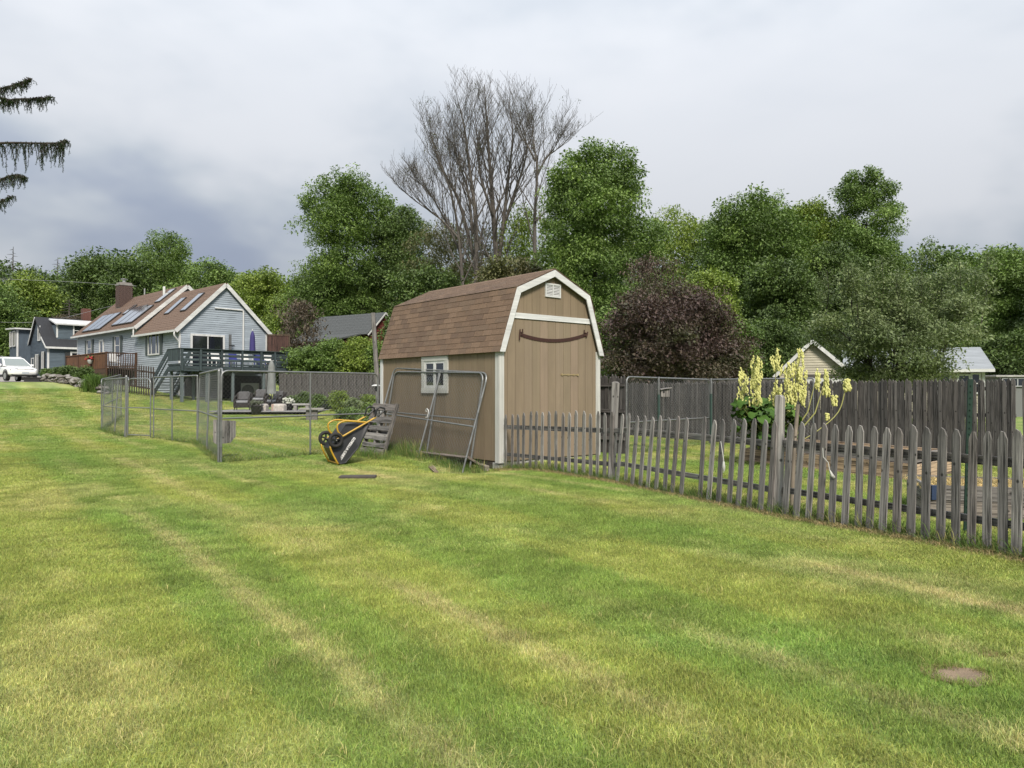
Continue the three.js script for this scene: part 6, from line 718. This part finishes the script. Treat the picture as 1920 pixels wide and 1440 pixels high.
{ // spreading apple tree with upright shoots
  const d = 33, x = pxX(1690, d), G = thing('apple_tree', 'spreading grey green apple tree before the cream house', 'tree', x, 0, -d), q = rng(88), lobes = [], lim = [];
  for (let i = 0; i < 44; i++) { const a = q() * 6.283, r = Math.sqrt(q()) * 3.5, cx0 = Math.cos(a) * r, h = (cx0 > 1.7 || cx0 < -2.6 ? 3.3 : 2.3) + (1 - (r / 4.6) ** 2) * 2.9 * (0.35 + 0.65 * q()); lobes.push([Math.cos(a) * r, h, Math.sin(a) * r * 0.8, 0.72, 0.42, 0.72]); }
  for (let i = 0; i < 16; i++) { const a = i * 0.4 + q() * 0.3, r = 0.8 + 1.2 * q(); lobes.splice(20, 0, [Math.cos(a) * r, 1.9 + 0.9 * q(), Math.sin(a) * r * 0.8, 0.85, 0.5, 0.85]); }
  for (let i = 0; i < 16; i++) { const bx0 = -3.2 + 6.6 * i / 15 + (q() - 0.5) * 0.4, b = V(bx0, 4.0 + q(), (q() - 0.5) * 2), t = V(bx0 * 1.06 + (q() - 0.5) * 0.5, 6.0 + (bx0 > -1.4 ? 1.3 : 0.5) * q() + 0.5, b.z); lim.push(pipe([b, b.clone().lerp(t, 0.5).add(V(0.1, 0, 0)), t], [0.03, 0.02, 0.008], 4, false)); for (let k = 0; k < 6; k++) { const p = b.clone().lerp(t, 0.25 + k * 0.14); lobes.push([p.x + (q() - 0.5) * 0.4, p.y, p.z, 0.22, 0.24, 0.22]); } }
  const forks = [V(-0.9, 1.4, 0), V(0.9, 1.3, 0.1), V(0.1, 1.5, -0.4), V(-0.3, 1.4, 0.4)]; const tk = [pipe([V(0, -0.2, 0), V(0.05, 0.5, 0), V(0, 0.9, 0)], [0.26, 0.2, 0.2], 9)]; for (const f of forks) tk.push(pipe([V(0, 0.8, 0), f.clone().multiplyScalar(0.55).add(V(0, 0.5, 0)), f, f.clone().multiplyScalar(1.7).add(V(0, 0.6, 0))], [0.16, 0.13, 0.11, 0.06], 7)); mesh('trunk', tk, bark, G);
  for (const L of lobes.slice(0, 50)) { const f = forks.reduce((a, b) => Math.hypot(a.x * 1.7 - L[0], a.z * 1.7 - L[2]) < Math.hypot(b.x * 1.7 - L[0], b.z * 1.7 - L[2]) ? a : b), s = f.clone().multiplyScalar(1.5).add(V(0, 0.4, 0)); lim.push(pipe([s, s.clone().lerp(V(L[0], L[1], L[2]), 0.5).add(V(0, 0.2, 0)), V(L[0], L[1], L[2])], [0.05, 0.035, 0.012], 5, false)); } stuff(mesh('limbs', lim, bark, G));
  crown(G, lobes, 2600, 0.36, 'apple', PAL.grey, q, { inner: 0.1, floor: 1.2 });
}
for (const [px, top, w, d, pal, l] of [[768, 570, 130, 50, PAL.dark, 'dark brush behind the shed roof end'], [850, 555, 150, 51, PAL.olive, 'olive brush at the foot of bare trees'], [950, 550, 140, 49, PAL.dark, 'dark brush under the tallest bare tree'], [1050, 560, 140, 44, PAL.dark, 'dark brush below the big maple'], [1150, 580, 150, 40, PAL.mid, 'green brush between maple and purple tree'], [1240, 610, 170, 38.5, PAL.dark, 'dark brush behind the purple leaf tree'], [1350, 610, 150, 40, PAL.dark, 'dark brush right of the purple leaf tree'], [1440, 600, 150, 47, PAL.dark, 'dark brush left of the cream gable'], [1600, 590, 190, 56, PAL.dark, 'dark brush behind the cream house roof'], [1740, 600, 190, 56, PAL.mid, 'green brush behind the cream house wing'], [1900, 620, 150, 46, PAL.dark, 'dark brush past the cream house corner'], [700, 600, 130, 66, PAL.dark, 'dark brush behind the red barn'], [600, 600, 130, 66, PAL.mid, 'green brush left of the red barn']]) tree('brush_shrub', l, px, top, w, d, 745, { shrub: 1, n: 800, cs: 0.5, pal, lobes: 16 });
// ---- conifers with bare tops on the hill ----
for (const [px, top, d, l] of [[22, 462, 112, 'dark spruce with bare double top on the hill'], [106, 482, 116, 'spruce with bare pointed top behind the grey house'], [128, 560, 84, 'dull brown spruce beside the grey house chimney']]) {
  const x = pxX(px, d), B = elev(x, d), H = pyY(top, d) - B, G = thing('spruce_tree', l, 'tree', x, B, -d), q = rng(px), br = [], lobes = []; mesh('trunk', pipe([V(0, -0.5, 0), V(0, H * 0.6, 0), V(0.1, H, 0)], [0.3, 0.16, 0.03], 7), bark, G);
  for (let i = 0; i < 60; i++) { const t = i / 60, h = H * (0.2 + 0.79 * t), L = (1 - t) * 3.4 + 0.5, a = i * 2.4; const e = V(Math.cos(a) * L, h - L * 0.12, Math.sin(a) * L); br.push(pipe([V(0, h, 0), e], [0.05, 0.012], 4, false)); if (t < 0.72) lobes.push([e.x * 0.65, e.y, e.z * 0.65, L * 0.38, 0.4, L * 0.38]); } stuff(mesh('limbs', br, bark, G)); crown(G, lobes, 520, 0.62, 'conifer', px === 128 ? PAL.brown : PAL.spruce, q, { inner: 0.1 });
}
// ---- tall bare trees ----
{
  const d = 56, k = d / F, pt = (px, py, z = 0) => V(pxX(px, d), pyY(py, d), -d - z);
  const bare = (label, stems, sd, den) => {
    const base = stems[0][0], x0 = pxX(base[0], d), B = elev(x0, d), G = thing('bare_tree', label, 'tree', x0, B, -d), q = rng(sd), br = [], tw = [], tips = [], off = V(-x0, -B, d);
    const curve = (a, dir, len, r, lvl) => { const n = 4, pts = [a.clone()], dd = dir.clone(); for (let i = 0; i < n; i++) { dd.y += 0.10 + 0.05 * q(); dd.x += (q() - 0.5) * 0.25; dd.z += (q() - 0.5) * 0.25; dd.normalize(); pts.push(pts[i].clone().addScaledVector(dd, len / n)); } (lvl < 2 ? br : tw).push(pipe(pts, pts.map((_, i) => Math.max(0.007, r * (1 - 0.8 * i / n))), lvl < 2 ? 5 : 3, false)); if (lvl < 3) { const m = lvl === 1 ? 7 : 4; for (let i = 0; i < m; i++) { const t = 0.25 + 0.75 * (i + q() * 0.6) / m, j = Math.min(n - 1, Math.floor(t * n)), p = pts[j].clone().lerp(pts[j + 1], t * n - j), az = q() * 6.283, sp = 0.55 + 0.3 * q(), nd = dd.clone().multiplyScalar(0.75).add(V(Math.cos(az) * sp, 0.15, Math.sin(az) * sp)).normalize(); curve(p, nd, len * (lvl === 1 ? 0.42 : 0.45) * (0.7 + 0.6 * q()), r * 0.42, lvl + 1); } } tips.push(pts[n]); };
    const tk = [];
    for (const s of stems) { const z = s.z ?? 0, raw = s.map(p => pt(905 + (p[0] - 905) * 0.92, p[1] + 16, (q() - 0.5) * 0.8 + z).add(off)), cv = new THREE.CatmullRomCurve3(raw).getPoints(22), r0 = (s.r ?? 0.24) * 0.72; tk.push(pipe(cv, cv.map((_, i) => Math.max(0.015, r0 * (1 - 0.94 * i / 22))), 8)); const nb = Math.round(25 * den); for (let i = 0; i < nb; i++) { const t = 0.2 + 0.76 * i / nb, f = t * 22, j = Math.min(21, Math.floor(f)), p = cv[j].clone().lerp(cv[j + 1], f - j), tg = cv[Math.min(22, j + 1)].clone().sub(cv[Math.max(0, j - 1)]).normalize(), az = i * 2.4 + q(), sp = 0.4 + 0.3 * q(); curve(p, tg.multiplyScalar(0.8).add(V(Math.cos(az) * sp, 0.2, Math.sin(az) * sp)).normalize(), ((1 - t) * 3.4 + 1.7 * (0.6 + 0.8 * q())) * Math.max(0.78, 1.15 - Math.abs(p.x + x0 + 2.2) / 15), Math.max(0.02, r0 * (1 - 0.94 * t) * 0.5), 1); } }
    mesh('trunk', tk, barkGrey, G); stuff(mesh('branches', br, barkGrey, G)); stuff(mesh('twigs', tw, barkGrey, G));
    const list = []; for (const p of tips) if (q() < 0.10 * Math.max(0, 1 - (p.y - 8) / 16)) { const kk = 0.8 + 0.4 * q(); list.push([p.x, p.y, p.z, 0.26, 0.26, q() * 6, 0.085 * kk, 0.105 * kk, 0.03 * kk]); } if (list.length) scatter('crown', null, CL.airy[0], crownMat, list, G);
  };
  const S = (r, z, ...p) => { p.r = r; p.z = z; return p; };
  bare('tall many stemmed bare tree with fine upswept twigs', [S(0.34, 0, [893, 690], [892, 520], [890, 390], [878, 300], [866, 215], [852, 165]), S(0.2, 0.8, [888, 470], [850, 345], [822, 300], [800, 240], [792, 215]), S(0.16, 0.5, [884, 420], [872, 330], [850, 270], [838, 200]), S(0.15, -0.6, [870, 480], [830, 400], [790, 340], [757, 315])], 501, 0.8);
  bare('tallest bare tree with forked leader behind the shed', [S(0.40, 1.5, [934, 690], [935, 520], [926, 380], [918, 280], [912, 200], [907, 128]), S(0.24, 1.5, [936, 480], [948, 380], [958, 300], [966, 220], [957, 155]), S(0.2, 2, [938, 430], [965, 345], [988, 285], [996, 240], [986, 195]), S(0.16, 1, [925, 380], [900, 310], [893, 240], [886, 165])], 502, 0.75);
  bare('slim bare tree with dark stem at cluster edge', [S(0.22, -1.5, [868, 690], [866, 520], [858, 430], [845, 360], [830, 320], [806, 260]), S(0.12, -1.5, [862, 440], [820, 400], [775, 370], [742, 345])], 503, 0.7);
  bare('crooked bare tree standing clear of the cluster', [S(0.26, -2, [1011, 690], [1010, 480], [1010, 400], [1014, 310], [1007, 265], [1003, 215]), S(0.13, -2, [1012, 330], [1035, 290], [1052, 280], [1062, 268]), S(0.12, -2, [1011, 300], [990, 260], [978, 235]), S(0.1, -2, [1011, 410], [1040, 385], [1062, 365])], 504, 0.55);
}
// bare brown thicket and a pale dead tree right of the house
tree('thicket', 'bare brown thicket between blue house and red barn', 562, 560, 110, 52, 690, { shrub: 1, n: 380, cs: 0.5, kind: 'airy', pal: PAL.brown, inner: 0.05 });
{ const d = 54, q = rng(71), x = pxX(574, d), B = elev(x, d), G = thing('dead_tree', 'pale dead branching tree in the brown thicket', 'tree', x, B, -d), tw = [], lim = []; const grow = (a, dir, L, r, l) => { const b = a.clone().addScaledVector(dir, L); (l ? tw : lim).push(pipe([a, a.clone().lerp(b, 0.5).add(V((q() - 0.5) * 0.2 * L, 0, 0)), b], [r, r * 0.75, r * 0.5], 5, false)); if (l < 4) for (let i = 0; i < (l ? 3 : 7); i++) { const t = l ? 1 : 0.4 + 0.1 * i; grow(a.clone().lerp(b, t), dir.clone().multiplyScalar(0.8).add(V((q() - 0.5) * 1.4, 0.15, (q() - 0.5) * 1.4)).normalize(), L * 0.55, r * 0.55, l + 1); } }; grow(V(0, -0.2, 0), V(-0.06, 1, 0).normalize(), 3.6, 0.13, 0); mesh('trunk', lim, M([0.22, 0.20, 0.18], 0.95, { map: woodMap }), G); stuff(mesh('branches', tw, M([0.15, 0.125, 0.105], 0.95), G)); }
// hedge and garden plants along the back fence
for (const [px, top, w, d, pal, l] of [[580, 650, 95, 47, PAL.mid, 'green hedge shrub beside the teal deck end'], [628, 640, 90, 48, PAL.mid, 'tall green hedge shrub below the barn roof'], [676, 634, 90, 47.5, PAL.bright, 'light green hedge shrub below the red barn gable'], [716, 650, 60, 47, PAL.mid, 'green hedge shrub behind the leaning pole'], [548, 655, 50, 48.5, PAL.dark, 'dark hedge shrub touching the privacy screen']]) tree('hedge_shrub', l, px, top, w, d, 720, { shrub: 1, n: 620, cs: 0.40, pal, lobes: 12 });
for (const [px, top, w, d, pal, l] of [[572, 737, 36, 41.5, PAL.dark, 'dark leafy plant behind the stone table'], [600, 742, 26, 40.5, PAL.mid, 'green plant right of the stone table'], [638, 733, 44, 38.5, PAL.bright, 'rounded yellow green shrub in the back bed'], [664, 748, 34, 36.5, PAL.grey, 'grey green perennial in the back bed'], [695, 740, 44, 38, PAL.bright, 'light green perennial near the shed end'], [655, 768, 60, 33.5, PAL.mid, 'low green perennials at the bed front'], [546, 745, 24, 41, PAL.dark, 'dark small shrub beside the patio'], [705, 760, 40, 31, PAL.mid, 'low green plant beside the bird feeder'], [620, 752, 26, 40, PAL.spruce, 'dark reddish plant against the back fence']]) tree('garden_plant', l, px, top, w, d, 800, { shrub: 1, n: 260, cs: 0.17, pal, kind: 'tiny', lobes: 8 });
for (const [px, top, w, d, pal, l] of [[112, 690, 34, 52, PAL.dark, 'dark clipped shrub beside the SUV'], [130, 688, 36, 50.5, PAL.dark, 'dark rounded shrub above the stone wall'], [158, 690, 40, 48.5, PAL.dark, 'dark shrub below the brown deck boards'], [172, 705, 30, 46.5, PAL.mid, 'low green shrub over the stone wall end'], [90, 693, 24, 56, PAL.mid, 'low hedge at the foot of grey house']]) tree('foundation_shrub', l, px, top, w, d, 740, { shrub: 1, n: 300, cs: 0.22, pal, kind: 'tiny', lobes: 8 });
{ const d = 44.0, G = thing('daylily_clump', 'arching green daylily clump at the stone wall end', 'plant', ...P(pxX(183, d), d).toArray()), l = [], q = rng(4); for (let i = 0; i < 60; i++) { const k = 0.8 + 0.4 * q(); l.push([(q() - 0.5) * 1.3, 0, (q() - 0.5) * 1.0, 2.4, 3.0 + q(), q() * 6.28, 0.07 * k, 0.13 * k, 0.025 * k]); } scatter('leaves', null, bladeGeo(14, 0.18, 0.36, 0.08, 0.012, 0.9, 91), grassMat, l, G); }
// ---- drooping spruce boughs of a tree standing just outside the view ----
{
  const d = 10.2, x = pxX(-330, d), G = thing('norway_spruce', 'drooping dark spruce boughs reaching in from a near tree', 'tree', x, 0, -d), q = rng(66), sp = M([0.05, 0.04, 0.032], 0.95, { map: woodMap });
  mesh('trunk', pipe([V(0, -0.2, 0), V(0, 4, 0), V(0, 9, 0)], [0.28, 0.2, 0.06], 10), sp, G);
  const ng = (() => { const n = 16, pos = [], idx = [], vc = [], r = rng(17); for (let i = 0; i < n; i++) { const a = r() * 6.283, y = -r(), l = 0.5 + 0.3 * r(), dx = Math.cos(a) * l, dz = Math.sin(a) * l, o = pos.length / 3, wx = -Math.sin(a) * 0.09, wz = Math.cos(a) * 0.09; pos.push(wx, y, wz, -wx, y, -wz, dx, y - 0.35, dz); idx.push(o, o + 1, o + 2); const t = 0.7 + 0.6 * r(); vc.push(t, t, t, t, t, t, t, t, t); } const g = new THREE.BufferGeometry(); g.setAttribute('position', new THREE.Float32BufferAttribute(pos, 3)); g.setAttribute('color', new THREE.Float32BufferAttribute(vc, 3)); g.setIndex(idx); g.computeVertexNormals(); return g; })();
  const bough = (pts, hang, dens, zz) => { const cv = new THREE.CatmullRomCurve3(pts.map(p => V(pxX(p[0], d) - x, pyY(p[1], d), zz))).getPoints(40), B = new THREE.Group(); B.name = 'bough'; G.add(B); mesh('limb', pipe(cv, cv.map((_, i) => 0.022 * (1 - i / 41) + 0.003), 6), sp, B); const tw = [], nd = []; const add = (p, s) => { const k = 0.7 + 0.6 * q(); nd.push([p.x, p.y, p.z, s, s * 1.3, q() * 6.28, 0.045 * k, 0.072 * k, 0.030 * k, (q() - 0.5) * 0.8, (q() - 0.5) * 0.8]); };
    for (let i = 6; i <= 40; i++) for (let e = 0; e < dens - 1; e++) { const t = q(), p = cv[i].clone().lerp(cv[Math.min(40, i + 1)], t), out = (q() - 0.5) * 0.5, L = hang * (0.15 + 0.85 * q() * q() + 0.1) * (i > 36 ? 0.4 : 1); const b = p.clone().add(V((q() - 0.5) * 0.10, -L, out * 0.3)), mid = p.clone().add(V((q() - 0.4) * 0.08, -L * 0.3 + 0.02, out * 0.25)); tw.push(pipe([p, mid, b], [0.005, 0.004, 0.003], 3, false)); const n = Math.max(3, Math.round(L / 0.022)); for (let k = 0; k <= n; k++) { const s = k / n; if (q() < 0.75) add(s < 0.4 ? p.clone().lerp(mid, s / 0.4) : mid.clone().lerp(b, (s - 0.4) / 0.6), 0.022 + 0.012 * q()); } if (q() < 0.6) add(p.clone().add(V(0, 0.03 * q(), 0.05 * (q() - 0.5))), 0.032); } stuff(mesh('twigs', tw, sp, B)); scatter('needles', null, ng, leafMat({ transmission: 0.1, roughness: 0.7, vertexColors: true }), nd, B); };
  bough([[-330, 230], [-120, 200], [0, 172], [40, 160], [62, 152]], 0.16, 5, 0.1); bough([[-330, 260], [-100, 215], [0, 178], [50, 175], [79, 172]], 0.18, 5, -0.15); bough([[-330, 260], [-120, 215], [0, 190], [30, 198], [48, 204]], 0.16, 4, 0.3); bough([[-330, 330], [-160, 285], [0, 267], [70, 267], [105, 266], [121, 262]], 0.42, 5, 0); bough([[-330, 420], [-140, 375], [0, 347], [30, 335], [48, 333], [58, 338]], 0.22, 4, 0.15); bough([[-330, 440], [-160, 400], [-40, 375], [4, 360]], 0.2, 4, -0.2);
}
// ---- overhead wire across the far trees ----
{ const d = 78, w = thing('overhead_wire', 'thin overhead wire crossing before the far trees', 'wire', 0, 0, 0); mesh('wire', pipe(new THREE.CatmullRomCurve3([V(pxX(-80, d), pyY(600, d), -d), V(pxX(60, d), pyY(604, d), -d), V(pxX(225, d - 6), pyY(570, d - 6), -d + 6)]).getPoints(16), 0.014, 4), M([0.25, 0.26, 0.27], 0.6), w); const w2 = thing('overhead_wire', 'second thin wire reaching toward the house chimney', 'wire', 0, 0, 0); mesh('wire', pipe(new THREE.CatmullRomCurve3([V(pxX(-80, d), pyY(520, d), -d), V(pxX(110, d), pyY(527, d), -d), V(pxX(255, d - 8), pyY(536, d - 8), -d + 8)]).getPoints(16), 0.014, 4), M([0.25, 0.26, 0.27], 0.6), w2); }
{ const q = rng(404); for (let i = 0; i < 900; i++) { const r = 2.2 + 16 * q() * q(), a = (q() - 0.5) * 1.45, x = Math.sin(a) * r, d = Math.cos(a) * r; if (!free(x, d)) continue; const c = mix3(lawn(x, d), [0.42, 0.38, 0.17], q() < 0.45 ? 0.7 : 0.1), s = 0.10 + 0.16 * q() * q(); weeds.push([x, elev(x, d), -d, 0.35 + 0.3 * q(), s * 1.3, q() * 6.28, c[0], c[1], c[2]]); } }   // stray longer blades
scatter('tall_weeds', 'longer weed grass along fences and shed', tallBlades, grassMat, weeds);
scatter('straw_clippings', 'dry straw clippings along picket fence and in beds', thatchGeo, grassMat, thatch);
console.log('tris', (() => { let n = 0; scene.traverse(o => { if (o.isMesh && !o.isInstancedMesh) n += (o.geometry.index ? o.geometry.index.count : o.geometry.attributes.position.count) / 3; }); return n; })(), 'objects', (() => { let n = 0; scene.traverse(() => n++); return n; })());
renderer.render(scene, camera);
